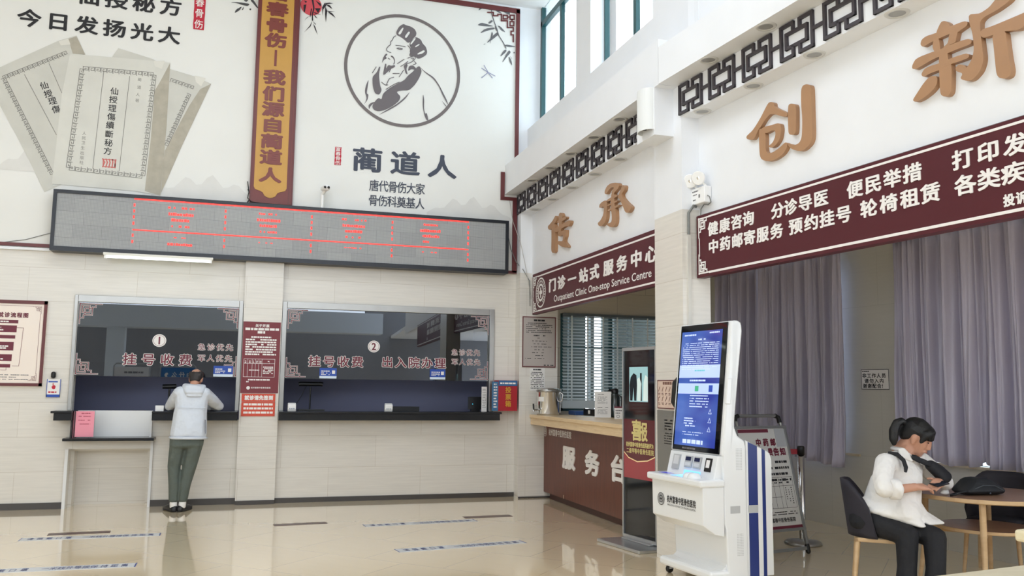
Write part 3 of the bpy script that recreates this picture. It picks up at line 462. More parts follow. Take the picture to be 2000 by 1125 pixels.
# ================================================================== counter windows with their lettering
GL = FRONT(11.497)
def knot(mb, F, u, v, su, sv, w, n, size=.25):           # a fretwork corner knot; su, sv = which way it grows
    k = size
    P = [[(.02, .04), (1, .04)], [(.04, .02), (.04, 1)], [(.14, .14), (.14, .46), (.46, .46), (.46, .14), (.14, .14)], [(.26, .26), (.26, .58), (.58, .58), (.58, .26), (.26, .26)],
         [(.04, .72), (.2, .72), (.2, .58), (.36, .58)], [(.72, .04), (.72, .2), (.58, .2), (.58, .36)]]
    for L in P: mb.line(F, [(u+su*a*k, v+sv*b*k) for a, b in L], w, n)
def counter_window(n, x0, x1, z1, ix0, ix1, gz):
    t = thing('window_%d' % n, None, None, ((x0+x1)/2, 11.5, 1.15)); t['kind'] = 'structure'
    F = FRONT(11.5); m = MB()
    m.fbox(F, x0, ix0, 1.15, z1, -.12, .025).fbox(F, ix1, x1, 1.15, z1, -.12, .025).fbox(F, ix0, ix1, z1-.085, z1, -.12, .025)
    m.build('window_frame', steel, t, bevel=.004)
    MB().fbox(F, ix0, ix1, gz, z1-.085, -.012, -.004).build('pane', glass, t)
    return t
w6 = counter_window(6, -1.985, -.035, 2.535, -1.945, -.085, 1.56)
w7 = counter_window(7, .445, 3.29, 2.55, .505, 3.225, 1.56)
def lettering(win, big, small, circ, digit, corners):
    wh, mr = MB(), MB()
    for s, a, b, z in big:
        row(wh, s, GL, a, b, z, .162, .150, .0, bold=.06); row(mr, s, GL, a, b, z, .162, .150, .002, bold=.022)
    for s, a, b, z in small:
        row(wh, s, GL, a, b, z, .094, .090, .0, bold=.055); row(mr, s, GL, a, b, z, .094, .090, .002, bold=.01)
    x, z = circ
    wh.prism(GL, [(x+.080*math.cos(i*PI/20), z+.078*math.sin(i*PI/20)) for i in range(40)], 0, .0005)
    mr.line(GL, [(x+.066*math.cos(i*PI/20), z+.064*math.sin(i*PI/20)) for i in range(40)], .004, .002, closed=True)
    put_latin(mr, digit, GL, x, z, .12, .13, .002, .03)
    for (u, v, a, b) in corners:
        knot(wh, GL, u, v, a, b, .016, 0); knot(mr, GL, u, v, a, b, .0085, .002)
    wl_ = tag(wh.build('lettering_outline', white_print, win), 'white outline of the lettering')
    tag(mr.build('lettering', maroon_print, win), 'dark red lettering')
lettering(w6, [('挂号收费', -1.336, -.695, 1.771)], [('急诊优先', -.514, -.182, 1.940), ('军人优先', -.510, -.188, 1.801)], (-1.01, 2.006), '1',
          [(-1.93, 2.44, 1, -1), (-.09, 2.44, -1, -1), (-1.935, 1.575, 1, 1), (-.085, 1.575, -1, 1)])
lettering(w7, [('挂号收费', .875, 1.427, 1.790), ('出入院办理', 1.822, 2.539, 1.796)], [('急诊优先', 2.738, 3.049, 1.947), ('军人优先', 2.741, 3.056, 1.817)], (1.637, 1.998), '2',
          [(.515, 2.455, 1, -1), (3.215, 2.455, -1, -1), (.512, 1.575, 1, 1), (3.215, 1.575, -1, 1)])
# stickers on the glass
st_blue = M('sticker_blue', (24, 72, 168), .4); st_light = M('sticker_pale', (214, 228, 242), .4)
for u0, u1, v0, v1, lab in ((-.36, -.127, 1.573, 1.707, 'blue and white payment sticker on the glass above the leaning man'),
                            (.943, 1.162, 1.569, 1.703, 'blue payment sticker under the first lettering of the wide counter window'),
                            (2.40, 2.612, 1.576, 1.712, 'blue payment sticker under the last large lettering of the wide window')):
    t = thing('payment_sticker', lab, 'sticker', GL.pt((u0+u1)/2, v0, .003), 'payment stickers on the counter glass')
    MB().fbox(GL, u0, u1, v0+.03, v1, .003, .004).build('sticker_field', st_blue, t)
    MB().fbox(GL, u0, u1, v0, v0+.03, .003, .004).build('sticker_foot', st_light, t)
    m = MB(); dashes(m, GL, u0+.02, u0+.14, v1-.04, 2, .025, .012, .005, indent=False, seed=int(u0*50)+90)
    dashes(m, GL, u0+.02, u0+.13, v1-.085, 1, .02, .008, .005, indent=False, seed=5)
    m.fbox(GL, u1-.06, u1-.02, v1-.075, v1-.03, .004, .0045); m.build('sticker_print', white_print, t)
# black stone ledges
def ledge(x0, x1, lab, lip0=.03, lip1=0.0):
    t = thing('counter_ledge', lab, 'counter ledge', ((x0+x1)/2, 11.4, 1.04), 'black counter ledges')
    MB().box(x0-lip0, x1+lip1, 11.23, 11.498, 1.122, 1.148).box(max(x0, .462) if x0 > 0 else x0, min(x1, 3.248), 11.498, 11.62, 1.122, 1.147).build('ledge_top', black_stone, t, bevel=.004)
    MB().box(x0, x1, 11.25, 11.50, 1.038, 1.122).build('ledge_front', black_stone, t, bevel=.003)
ledge(-2.085, -1.89, 'short black stone ledge end left of the low counter')
ledge(-1.024, -.045, 'black stone counter ledge the man leans his arms on', 0)
ledge(.442, 3.32, 'long black stone counter ledge under the wide window', 0, .02)
t = thing('low_counter', 'low wheelchair-height counter shelf with white back panel left of the man', 'counter', (-1.48, 11.4, .79))
MB().box(-1.975, -.985, 11.24, 11.6, .80, .832).build('shelf', black_stone, t, bevel=.004)
tag(MB().box(-1.885, -1.045, 11.595, 11.605, .832, 1.145).build('back_panel', M('white_acrylic', (228, 229, 230), .3), t), 'white back panel')
struct('trim_13', MB().box(-1.93, -1.885, 11.45, 11.6, .83, 1.13), black_metal)
# things on the ledges
devm = M('white_plastic', (236, 236, 236), .3)
def pay_box(x, lab):
    t = thing('payment_reader', lab, 'card reader', (x, 11.33, 1.148), 'white payment readers on the counter')
    F = Frame((x-.05, 11.30, 1.148), (0, 1, 0), (0, 0, 1), (1, 0, 0))
    MB().prism(F, [(0, 0), (.075, 0), (.075, .085), (.04, .11), (-.012, .09), (-.012, .03)], 0, .1).build('reader_body', devm, t, bevel=.008)
    m = MB()
    for k in range(3): m.prism(FRONT(11.287), [(x-.025+k*.024+.008*math.cos(a*PI/6), 1.185+.008*math.sin(a*PI/6)) for a in range(12)], 0, .003)
    m.build('status_lamps', M('reader_icons', (150, 160, 175), .4), t)
pay_box(.603, 'white payment reader on the ledge under the pillar side of the wide window')
pay_box(1.826, 'white payment reader on the ledge at the middle of the wide window')
t = thing('webcam_stand', 'black webcam on a thin stand behind the wide counter window', 'webcam', (.853, 11.72, 1.148))
MB().box(.70, 1.04, 11.66, 11.80, 1.13, 1.165).build('base', black_plastic, t, bevel=.006)
MB().tube([(.853, 11.73, 1.16), (.853, 11.73, 1.45)], .011).build('pole', black_plastic, t)
MB().tube([(.70, 11.72, 1.49), (.72, 11.72, 1.495), (.99, 11.72, 1.495), (1.01, 11.72, 1.49)], .03).build('camera_bar', black_plastic, t)
MB().tube([(.80, 11.72, 1.47), (.74, 11.7, 1.34), (.68, 11.69, 1.24), (.60, 11.68, 1.16)], .004, 6).build('cable', black_plastic, t)
t = thing('webcam_stand', 'black webcam on a stand in front of the man, at the left window', 'webcam', (-.86, 11.72, 1.148))
MB().box(-.96, -.76, 11.66, 11.8, 1.13, 1.165).build('base', black_plastic, t, bevel=.006)
MB().tube([(-.88, 11.73, 1.16), (-.88, 11.73, 1.41)], .014).build('pole', black_plastic, t)
MB().tube([(-.96, 11.72, 1.44), (-.80, 11.72, 1.445)], .03).build('camera_bar', black_plastic, t)
tag(MB().box(-.995, -.90, 11.30, 11.36, 1.148, 1.215).build('paper_slip_holder', devm), 'small white holder on the ledge left of the man', 'holder')
t = thing('desk_monitor', 'black monitor behind the right end of the wide window', 'monitor', (3.06, 11.7, 1.148))
MB().box(2.99, 3.20, 11.68, 11.71, 1.17, 1.345).build('screen', black_plastic, t, bevel=.005)
MB().box(3.03, 3.15, 11.66, 11.76, 1.12, 1.17).build('foot', black_plastic, t)
MB().box(3.045, 3.053, 11.674, 11.68, 1.24, 1.25).build('power_lamp', M('led_blue', (60, 190, 230), .3, emit=(60, 190, 230), estr=2), t)
t = thing('paper_notice', 'narrow white slip standing at the right end of the wide window', 'notice', (3.155, 11.47, 1.148))
MB().fbox(FRONT(11.47), 3.118, 3.192, 1.15, 1.485, 0, .004).build('sheet', paper, t)
m = MB(); dashes(m, FRONT(11.465), 3.130, 3.182, 1.45, 12, .022, .007, .001, seed=3); m.build('print', grey_print, t)
tag(MB().box(1.90, 2.30, 11.66, 11.8, 1.13, 1.205).build('keyboard_shelf', black_plastic), 'low black desk unit behind the wide window by the reader', 'desk unit')
t = thing('leaflet_holder', 'clear leaflet holder with a pink sheet on the low counter', 'leaflet holder', (-1.75, 11.35, .832))
tag(MB().fbox(FRONT(11.33), -1.86, -1.66, .845, 1.145, 0, .004).build('leaflet', M('pink_paper', (236, 150, 168), .6), t), 'pink printed sheet')
m = MB(); dashes(m, FRONT(11.324), -1.80, -1.70, 1.12, 1, .03, .012, .001, indent=False, seed=2)
for k in range(3): dashes(m, FRONT(11.324), -1.83, -1.70, 1.085-k*.045, 1, .03, .008, .001, indent=False, seed=9+k)
m.build('print', M('pink_print', (170, 70, 92), .6), t)
MB().box(-1.865, -1.655, 11.345, 11.349, .832, 1.15).box(-1.865, -1.655, 11.32, 11.40, .832, .838).build('acrylic_stand', clear, t)
t = thing('leaflet_holder', 'dark side leaflet in a holder at the left end of the low counter', 'leaflet holder', (-1.90, 11.4, .832))
MB().box(-1.885, -1.875, 11.33, 11.46, .832, 1.14).build('leaflet', M('dull_pink_paper', (140, 88, 100), .6), t)
MB().box(-1.90, -1.89, 11.31, 11.48, .832, 1.145).build('acrylic_stand', M('dark_acrylic', (60, 50, 54), .2), t)
# ballot box on the right end of the ledge
t = thing('ballot_box', 'red ballot box with blue band beside the right window frame', 'ballot box', (3.43, 11.38, 1.15))
MB().box(3.30, 3.565, 11.27, 11.48, 1.165, 1.575).build('box_body', M('red_card', (168, 18, 34), .45), t)
tag(MB().box(3.215, 3.30, 11.28, 11.30, 1.165, 1.555).build('side_flap', M('poster_blue_red', (60, 110, 150), .5), t), 'blue printed side flap')
tag(MB().box(3.302, 3.563, 11.262, 11.27, 1.50, 1.572).build('band', M('band_blue', (40, 98, 150), .5), t), 'blue band')
m = MB(); F = FRONT(11.262)
for k, ch in enumerate('投票箱'): put(m, ch, F, 3.435, 1.445-k*.092, .085, .085, .004, bold=.03)
tag(m.build('lettering', M('gold_print', (206, 150, 40), .4), t), 'gold lettering')
m = MB(); dashes(m, F, 3.32, 3.55, 1.535, 1, .03, .022, .003, indent=False, seed=4); dashes(m, FRONT(11.28), 3.235, 3.285, 1.52, 9, .038, .018, .002, seed=8)
m.build('print', white_print, t)
# ================================================================== the printed wall panel
MU = FRONT(11.46)
silk = M('printed_canvas', (230, 230, 227), .75, noise=.035, nscale=1.3, bump=.08, bscale=300)
t = thing('wall_mural', 'large pale printed wall panel with bearded sage portrait, booklets and calligraphy', 'mural', (0, 11.48, 3.08))
MB().box(-9, 3.59, 11.462, 11.5, 3.08, 6.95).build('panel', silk, t)
m = MB()
m.fbox(MU, -9, -2.2, 3.085, 3.125, 0, .02)
m.fbox(MU, 3.545, 3.60, 4.62, 6.92, 0, .02).fbox(MU, -9, 3.60, 6.865, 6.935, 0, .02)
m.fbox(MU, 3.345, 3.40, 4.10, 4.50, 0, .02).fbox(MU, 3.40, 3.60, 4.10, 4.145, 0, .02).fbox(MU, 3.525, 3.59, 3.075, 4.10, 0, .02).fbox(MU, 3.38, 3.59, 3.06, 3.10, 0, .02)
tag(m.build('frame', maroon_frame, t), 'dark red frame')
# sage portrait in a ring
rx, rz, ra, rb = G['ring']
m = MB(); N = 72
for i in range(N):
    a, b = 2*PI*i/N, 2*PI*(i+1)/N
    m.flat(MU, [(rx+(ra+k)*math.cos(q), rz+(rb+k)*math.sin(q)) for q, k in ((a, -.022), (a, .022), (b, .022), (b, -.022))], .003)
tag(m.build('portrait_ring', M('ring_grey', (112, 104, 104), .6), t), 'grey ring round the portrait')
pg = M('portrait_grey', (108, 102, 106), .65)
m = MB()
for i, P in enumerate(G['portrait_fill']): m.flat(MU, rounded(P, 2), .003+i*.00012)
for L in G['portrait_line']: m.line(MU, rounded_open(L), .010, .0048)
pr = m.build('portrait', pg, t); tag(pr, 'grey line portrait of a bearded man in a scholar hat')
m = MB()
for P in G['portrait_light']: m.flat(MU, rounded(P, 1), .0062)
m.build('hat_stripe', silk, pr)
# old booklets
bp = M('booklet_paper', (214, 213, 206), .8, noise=.08, nscale=3); bpb = M('booklet_paper_back', (204, 203, 196), .8, noise=.08, nscale=3)
bs = M('booklet_spine', (178, 172, 158), .85, noise=.15, nscale=9); bf = M('booklet_flap', (220, 218, 210), .8)
def fret(mb, a, b, w, n):             # key-pattern border along a line
    a, b = Vector(a), Vector(b); d = (b-a); L = d.length; d.normalize(); q = Vector((-d.y, d.x)); k = int(L/w); s = L/k
    for i in range(k):
        o = a+d*(i*s)
        P = [(.05, -.42), (.05, .42), (.9, .42), (.9, -.2), (.36, -.2), (.36, .12), (.62, .12)]
        mb.line(MU, [o+d*(x*s)+q*(y*w) for x, y in P], .007, n)
bk = G['book']; pr_grey = M('booklet_print', (128, 126, 122), .8)
for key, n, pm in (('left', .003, bpb), ('right', .0035, bpb), ('mid', .006, bp)):
    m = MB(); m.flat(MU, bk[key], n); b = tag(m.build('booklet', pm, t), {'left': 'left worn booklet cover', 'right': 'right worn booklet cover', 'mid': 'middle worn booklet cover'}[key])
    MB().flat(MU, bk[key+'_spine'], n+.001).build('spine', bs, b)
    MB().flat(MU, bk[key+'_flap'], n+.0015).build('torn_flap', bf, b)
    m = MB()
    if key == 'mid':
        Q = G['book_border']
        for i in range(4): fret(m, Q[i], Q[(i+1) % 4], .068, n+.001)
        for L in G['book_lines'][:2]: m.line(MU, L, .006, n+.001)
        for ch, u, v in G['book_small']: put(m, ch, MU, u, v, .048, .048, n+.001, bold=0)
    else:
        for L in G['book_border_'+key]: fret(m, L[0], L[1], .06, n+.001)
        if key == 'left':
            for L in G['book_lines'][2:]: m.line(MU, L, .006, n+.001)
            dashes(m, MU, -1.9, -1.86, 4.55, 5, .06, .03, n+.001, seed=2)
    m.build('border_print', pr_grey, b)
    if key != 'right':
        m = MB()
        for ch, u, v in G['book_title' if key == 'mid' else 'book_title_left']: put(m, ch, MU, u, v, .098, .098, n+.001, bold=.012, rot=0 if key == 'mid' else .35)
        m.build('title', ink, b)
    if key == 'mid':
        S = G['book_stamp']; m = MB(); red_st = M('stamp_red', (200, 110, 105), .7)
        m.line(MU, S, .012, n+.001, closed=True); uc = sum(p[0] for p in S)/4; vc = sum(p[1] for p in S)/4
        for k in range(5): m.line(MU, [(uc-.07+k*.035, vc-.05), (uc-.05+k*.03, vc+.01), (uc-.075+k*.037, vc+.05)], .014, n+.001)
        m.build('red_stamp', red_st, b)
# calligraphy
m = MB()
row(m, '今日发扬光大', MU, -2.70, -1.10, 5.91, .275, .232, .003, bold=.03)
tag(m.build('calligraphy', ink, t), 'lower black calligraphy line'); m = MB()
row(m, '仙授秘方', MU, -2.06, -1.10, 6.285, .275, .232, .003, bold=.03)
tag(m.build('calligraphy', ink, t), 'upper black calligraphy line, cut by the top edge')
slate = M('slate_print', (62, 68, 84), .6)
m = MB(); row(m, '蔺道人', MU, 1.47, 2.50, 4.505, .42, .34, .003, bold=.03); tag(m.build('name_lettering', slate, t), 'large slate lettering under the portrait')
m = MB(); row(m, '唐代骨伤大家', MU, 1.57, 2.20, 4.163, .135, .165, .003, bold=.012); m.build('caption_lettering', slate, t); m = MB(); row(m, '骨伤科奠基人', MU, 1.565, 2.20, 3.96, .135, .16, .003, bold=.012)
m.build('caption_lettering', slate, t)
# seals
seal_red = M('seal_red', (188, 24, 52), .6)
def seal(u0, u1, v0, v1, s, h):
    m = MB(); k = 9; P = []
    R = random.Random(int(h*1000))
    for i in range(k): P.append((u0+R.uniform(-.004, .004), v0+(v1-v0)*i/(k-1)))
    for i in range(k): P.append((u1+R.uniform(-.004, .004), v1-(v1-v0)*i/(k-1)))
    m.flat(MU, P, .003); o = tag(m.build('seal', seal_red, t), 'small red seal'); m = MB()
    for i, ch in enumerate(s): put(m, ch, MU, (u0+u1)/2, v1-(v1-v0)*(i+.5)/len(s), (u1-u0)*.82, h, .0042, bold=.01)
    m.build('seal_lettering', white_print, o)
seal(-.82, -.685, 6.03, 6.62, '富春骨伤', .125); seal(1.035, 1.12, 4.40, 4.648, '富春骨伤', .06)
# bamboo, sun, dragonfly, fretwork
gl = M('bamboo_ink', (104, 104, 108), .7); m = MB()
for i, P in enumerate(G['bamboo_grey']): m.flat(MU, rounded(P, 1), .003+i*.00012)
for L in G['bamboo_stem']: m.line(MU, L, .014, .0055)
tag(m.build('bamboo_print', gl, t), 'grey ink bamboo in the upper right corner')
m = MB()
for i, P in enumerate(G['bamboo_left']): m.flat(MU, rounded(P, 1), .003+i*.00012)
m.build('bamboo_print', M('bamboo_ink_dark', (72, 72, 74), .7), t)
sx_, sz_, sr = G['sun']; m = MB(); m.flat(MU, [(sx_+sr*math.cos(i*PI/18), sz_+sr*math.sin(i*PI/18)) for i in range(36)], .0025)
tag(m.build('sun_print', M('sun_red', (208, 78, 88), .7, noise=.1, nscale=8), t), 'red sun disc')
m = MB()
for i, P in enumerate(G['bamboo_black']): m.flat(MU, P, .0042+i*.00012)
m.build('bamboo_print', M('bamboo_ink_black', (34, 26, 34), .7), t)
m = MB()
for L in G['dragonfly']: m.line(MU, L, .012, .003)
m.build('dragonfly_print', M('dragonfly_blue', (150, 152, 178), .7), t)
m = MB()
for L in G['mural_knot']: m.line(MU, L, .02, .008)
m.build('fretwork_print', maroon_frame, t)
# ink-wash hills low on the panel
wash = M('wash_grey', (220, 219, 216), .75, noise=.06, nscale=5)
m = MB(); R = random.Random(3)
for x0, w, z, h in ((-2.9, 1.0, 4.05, .35), (-1.2, 1.3, 3.85, .30), (2.3, 1.2, 3.85, .28)):
    m = MB(); m.flat(MU, [(x0+w*i/20, z+h*(math.sin(PI*i/20)*.7+.25*math.sin(i*1.3)*math.sin(PI*i/20))) for i in range(21)]+[(x0+w, z-.05), (x0, z-.05)], .0012); m.build('hills_print', wash, t)
# ================================================================== maroon and gold banner board
BN = FRONT(11.42)
t = thing('banner_board', 'tall dark red board with gold panel and red characters on the mural', 'sign board', (.24, 11.44, 3.81))
MB().fbox(BN, -.03, .51, 3.80, 6.86, -.0195, 0).build('board', M('banner_red', (112, 44, 40), .4), t, bevel=.006)
gp = [(.02, 6.86), (.02, 4.02), (.035, 3.985), (.06, 3.975), (.10, 3.965), (.135, 3.945), (.155, 3.905), (.19, 3.885), (.225, 3.878), (.26, 3.885), (.295, 3.905), (.315, 3.945), (.35, 3.965), (.39, 3.975), (.415, 3.985), (.43, 4.02), (.43, 6.86)]
tag(MB().prism(BN, gp, 0, .008).build('gold_panel', M('gold_panel', (196, 148, 66), .45, noise=.05, nscale=6), t), 'gold panel with a scalloped foot')
tag(MB().fbox(BN, -.03, -.015, 3.8, 6.86, 0, .012).fbox(BN, .495, .51, 3.8, 6.86, 0, .012).fbox(BN, .455, .462, 3.8, 6.86, 0, .006).build('board_edge', maroon_frame, t), 'raised red edge strips')
m = MB()
for ch, v in zip('富春骨伤|我们源自蔺道人', (6.644, 6.427, 6.207, 5.995, 5.755, 5.495, 5.267, 5.06, 4.846, 4.628, 4.416, 4.181)):
    if ch == '|': m.fbox(BN, .205, .236, v-.11, v+.11, .008, .012)
    else: put(m, ch, BN, .218, v, .285, .20, .008, bold=.045, ext=.05, depth=.006)
tag(m.build('lettering', M('banner_lettering', (120, 50, 40), .4), t), 'dark red raised characters')
# ================================================================== LED board
LB = FRONT(11.30)
t = thing('led_display', 'long grey LED board with black frame and red lit text', 'display board', (.58, 11.4, 3.03))
MB().fbox(LB, -2.262, 3.425, 3.035, 3.775, -.2, -.012).build('housing', black_metal, t, bevel=.006)
m = MB(); m.fbox(LB, -2.262, 3.425, 3.735, 3.775, -.02, .012).fbox(LB, -2.262, 3.425, 3.035, 3.09, -.02, .012).fbox(LB, -2.262, -2.222, 3.09, 3.735, -.02, .012).fbox(LB, 3.382, 3.425, 3.09, 3.735, -.02, .012)
m.build('frame', M('led_frame', (16, 20, 30), .35), t)
lp = bpy.data.materials.new('led_panel'); lp.use_nodes = True; nt = lp.node_tree; b = nt.nodes['Principled BSDF']
g_ = nt.nodes.new('ShaderNodeNewGeometry'); s_ = nt.nodes.new('ShaderNodeSeparateXYZ'); c_ = nt.nodes.new('ShaderNodeCombineXYZ')
nt.links.new(g_.outputs['Position'], s_.inputs[0]); nt.links.new(s_.outputs[0], c_.inputs[0]); nt.links.new(s_.outputs[2], c_.inputs[1])
br = nt.nodes.new('ShaderNodeTexBrick'); nt.links.new(c_.outputs[0], br.inputs['Vector']); br.offset = .35
for k, v in (('Scale', 1), ('Brick Width', .32), ('Row Height', .16), ('Mortar Size', .0015)): br.inputs[k].default_value = v
br.inputs['Color1'].default_value = (*lin((170, 172, 173)), 1); br.inputs['Color2'].default_value = (*lin((160, 162, 164)), 1); br.inputs['Mortar'].default_value = (*lin((128, 130, 133)), 1)
br2 = nt.nodes.new('ShaderNodeTexBrick'); nt.links.new(c_.outputs[0], br2.inputs['Vector']); br2.offset = 0
for k, v in (('Scale', 1), ('Brick Width', .016), ('Row Height', .016), ('Mortar Size', .0025)): br2.inputs[k].default_value = v
br2.inputs['Color1'].default_value = br2.inputs['Color2'].default_value = (1, 1, 1, 1); br2.inputs['Mortar'].default_value = (.72, .72, .72, 1)
mx = nt.nodes.new('ShaderNodeMix'); mx.data_type = 'RGBA'; mx.blend_type = 'MULTIPLY'; mx.inputs[0].default_value = 1
nt.links.new(br.outputs[0], mx.inputs[6]); nt.links.new(br2.outputs[0], mx.inputs[7]); nt.links.new(mx.outputs[2], b.inputs['Base Color']); b.inputs['Roughness'].default_value = .6
MB().fbox(LB, -2.222, 3.382, 3.09, 3.735, -.012, -.004).build('screen', lp, t)
red_led = M('red_led', (255, 60, 50), .5, emit=(255, 48, 44), estr=2.2)
m = MB(); m.fbox(LB, -1.37, 2.855, 3.715, 3.731, -.004, 0).fbox(LB, -1.37, 2.855, 3.333, 3.347, -.004, 0)
for x in (-1.364, -.303, .758, 1.808, 2.848):
    for z in (3.647, 3.573, 3.50, 3.42, 3.272, 3.195): m.fbox(LB, x-.009, x+.009, z-.018, z+.018, -.004, 0)
m.build('lit_rules', red_led, t)
m = MB()
for i, x in enumerate((-.83, .22, 1.295, 2.325)):
    for k, (z, w, h) in enumerate(((3.645, .30, .024), (3.565, .28, .036), (3.492, .21, .034), (3.413, .20, .024), (3.272, .22, .012), (3.188, .27, .030))):
        if k == 5 and i > 0: continue
        R = random.Random(i*10+k); u = x-w/2
        while u < x+w/2:
            d = R.uniform(.012, .03)
            if not (k in (0, 3, 4) and R.random() < .45): m.fbox(LB, u, u+d, z-h/2, z+h/2*R.uniform(.4, 1), -.004, 0)
            u += d+R.uniform(.004, .012)
m.build('lit_text', red_led, t)
# fluorescent tube under the board
t = thing('tube_lamp', 'lit white fluorescent tube lamp under the LED board', 'lamp', (-1.04, 11.25, 2.98))
MB().box(-1.668, -.422, 11.22, 11.30, 3.005, 3.035).build('lamp_body', M('lamp_body', (222, 220, 212), .4), t, bevel=.003)
MB().tube([(-1.63, 11.24, 2.985), (-.46, 11.24, 2.985)], .014).build('tube', M('tube_glow', (250, 255, 252), .3, emit=(240, 255, 250), estr=3.5), t)
MB().box(-1.655, -1.63, 11.225, 11.26, 2.965, 3.005).box(-.46, -.435, 11.225, 11.26, 2.965, 3.005).build('lamp_holder', devm, t)
# security camera on a post above the board
t = thing('security_camera', 'white security camera on a post above the LED board', 'camera', (.89, 11.33, 3.775))
MB().tube([(.882, 11.33, 3.775), (.884, 11.33, 3.96)], .02).build('post', devm, t)
MB().tube([(.884, 11.33, 3.96), (.91, 11.29, 4.0), (.915, 11.27, 4.02)], .022).build('arm', devm, t)
MB().hull([((.905, 11.33, 4.035), (.05, .06, .042)), ((.925, 11.20, 4.025), (.048, .04, .042))]).build('camera_body', devm, t)
m = MB()
for x in (.90, .945): m.lathe((x, 11.155, 4.02), [(0.001, .01), (.013, .008), (.017, 0)], 14, axis=(0, -1, 0))
m.build('lens', black_plastic, t)
# ================================================================== posters on the front wall
t = thing('flow_chart_board', 'cream wall board with dark red flow chart left of the counter', 'notice board', (-2.85, 11.48, 1.44))
F = FRONT(11.47)
MB().fbox(F, -3.50, -2.27, 1.43, 2.44, -.03, 0).build('board', M('board_cream', (238, 226, 216), .4), t)
m = MB(); m.fbox(F, -3.5, -2.27, 2.40, 2.44, 0, .012).fbox(F, -3.5, -2.27, 1.43, 1.465, 0, .012).fbox(F, -2.305, -2.27, 1.43, 2.44, 0, .012).fbox(F, -3.5, -3.47, 1.43, 2.44, 0, .012); m.build('frame', maroon_frame, t)
m = MB(); row(m, '病人门诊就诊流程图', F, -3.02, -2.495, 2.265, .058, .062, .002, bold=.04)
for z, h, u1 in ((2.185, .04, -2.57), (2.10, .08, -2.58), (2.005, .04, -2.59), (1.895, .10, -2.60), (1.76, .08, -2.61), (1.665, .04, -2.62)): m.fbox(F, -3.2, u1, z-h/2, z+h/2, .001, .002)
m.line(F, [(-2.58, 2.115), (-2.51, 2.115), (-2.53, 1.665), (-2.60, 1.665)], .004, .002)
m.line(F, [(-2.66, 1.645), (-2.66, 1.615), (-2.85, 1.615)], .004, .002)
for u, v, a, b in ((-2.33, 2.375, -1, -1), (-2.335, 1.49, -1, 1)): knot(m, F, u, v, a, b, .003, .002, .09)
m.line(F, [(-3.4, 2.375), (-2.42, 2.375)], .003, .002); m.line(F, [(-2.34, 2.29), (-2.345, 1.57)], .003, .002)
m.build('chart_print', maroon_print, t)
m = MB()
for z, w in ((2.185, .22), (2.115, .07), (2.085, .2), (2.005, .06), (1.92, .06), (1.895, .25), (1.872, .25), (1.775, .1), (1.745, .16), (1.665, .08)): dashes(m, F, -2.78-w/2, -2.78+w/2, z, 1, .03, .016, .003, indent=False, seed=int(z*1000))
m.build('chart_lettering', white_print, t)
m = MB(); dashes(m, F, -3.0, -2.42, 1.56, 3, .026, .009, .002, seed=6); m.build('small_print', grey_print, t)
F = FRONT(11.485)
t = thing('card_sign', 'small white card with red hand symbol beside the left window', 'sign', (-2.147, 11.485, 1.3))
MB().fbox(F, -2.222, -2.073, 1.303, 1.517, 0, .006).build('card', paper, t)
m = MB(); m.fbox(F, -2.222, -2.215, 1.303, 1.517, .006, .007).fbox(F, -2.08, -2.073, 1.303, 1.517, .006, .007).fbox(F, -2.222, -2.073, 1.303, 1.335, .006, .007).fbox(F, -2.205, -2.105, 1.478, 1.494, .006, .007); m.build('card_blue_print', st_blue, t)
m = MB(); m.flat(F, [(-2.165, 1.41), (-2.150, 1.395), (-2.13, 1.40), (-2.125, 1.43), (-2.135, 1.445), (-2.147, 1.44), (-2.15, 1.47), (-2.158, 1.47), (-2.158, 1.435), (-2.168, 1.43)], .008); dashes(m, F, -2.2, -2.095, 1.362, 1, .03, .018, .008, indent=False, seed=3)
tag(m.build('hand_symbol', seal_red, t), 'red pointing hand and print')
tag(MB().hull([((-2.155, 11.47, 1.545), (.026, .03, .02)), ((-2.155, 11.47, 1.585), (.026, .03, .02))]).build('hand_sensor', black_plastic), 'small black sensor box above the white hand card', 'sensor')
# pilaster notices
F = FRONT(11.405)
t = thing('notice_poster', 'dark red printed notice on the pillar between counter windows', 'poster', (.205, 11.4, 1.37))
MB().fbox(F, -.027, .430, 1.372, 2.27, 0, .005).build('sheet', M('notice_maroon', (118, 42, 52), .5), t)
m = MB(); row(m, '关于开展', F, .14, .27, 2.222, .042, .042, .006, bold=.03)
dashes(m, F, .0, .41, 2.178, 1, .03, .03, .006, indent=False, seed=12); dashes(m, F, .15, .26, 2.138, 1, .03, .03, .006, indent=False, seed=13)
dashes(m, F, .01, .385, 2.075, 8, .031, .019, .006, seed=14, fill=.93)
m.line(F, [(-.0, 1.80), (.375, 1.80), (.375, 1.575), (-.0, 1.575)], .004, .006, closed=True); m.line(F, [(0, 1.745), (.375, 1.745)], .004, .006)
for x in (.045, .10, .14, .18, .22): m.line(F, [(x, 1.8), (x, 1.575)], .003, .006)
for x in (.022, .072, .12, .16, .2, .3): dashes(m, F, x-.012, x+.012, 1.772, 2, .02, .01, .006, indent=False, seed=int(x*999))
dashes(m, F, .235, .36, 1.70, 5, .02, .012, .006, indent=False, seed=77); dashes(m, F, .05, .19, 1.66, 1, .02, .012, .006, indent=False, seed=78)
dashes(m, F, .04, .37, 1.54, 1, .02, .018, .006, seed=79); dashes(m, F, 0, .08, 1.515, 1, .02, .016, .006, indent=False, seed=80)
m.prism(F, [(.065+.022*math.cos(a*PI/10), 1.437+.022*math.sin(a*PI/10)) for a in range(20)], .006, .0065)
row(m, '杭州富春中医骨伤医院', F, .11, .325, 1.44, .022, .022, .006, bold=.02)
m.build('lettering', white_print, t)
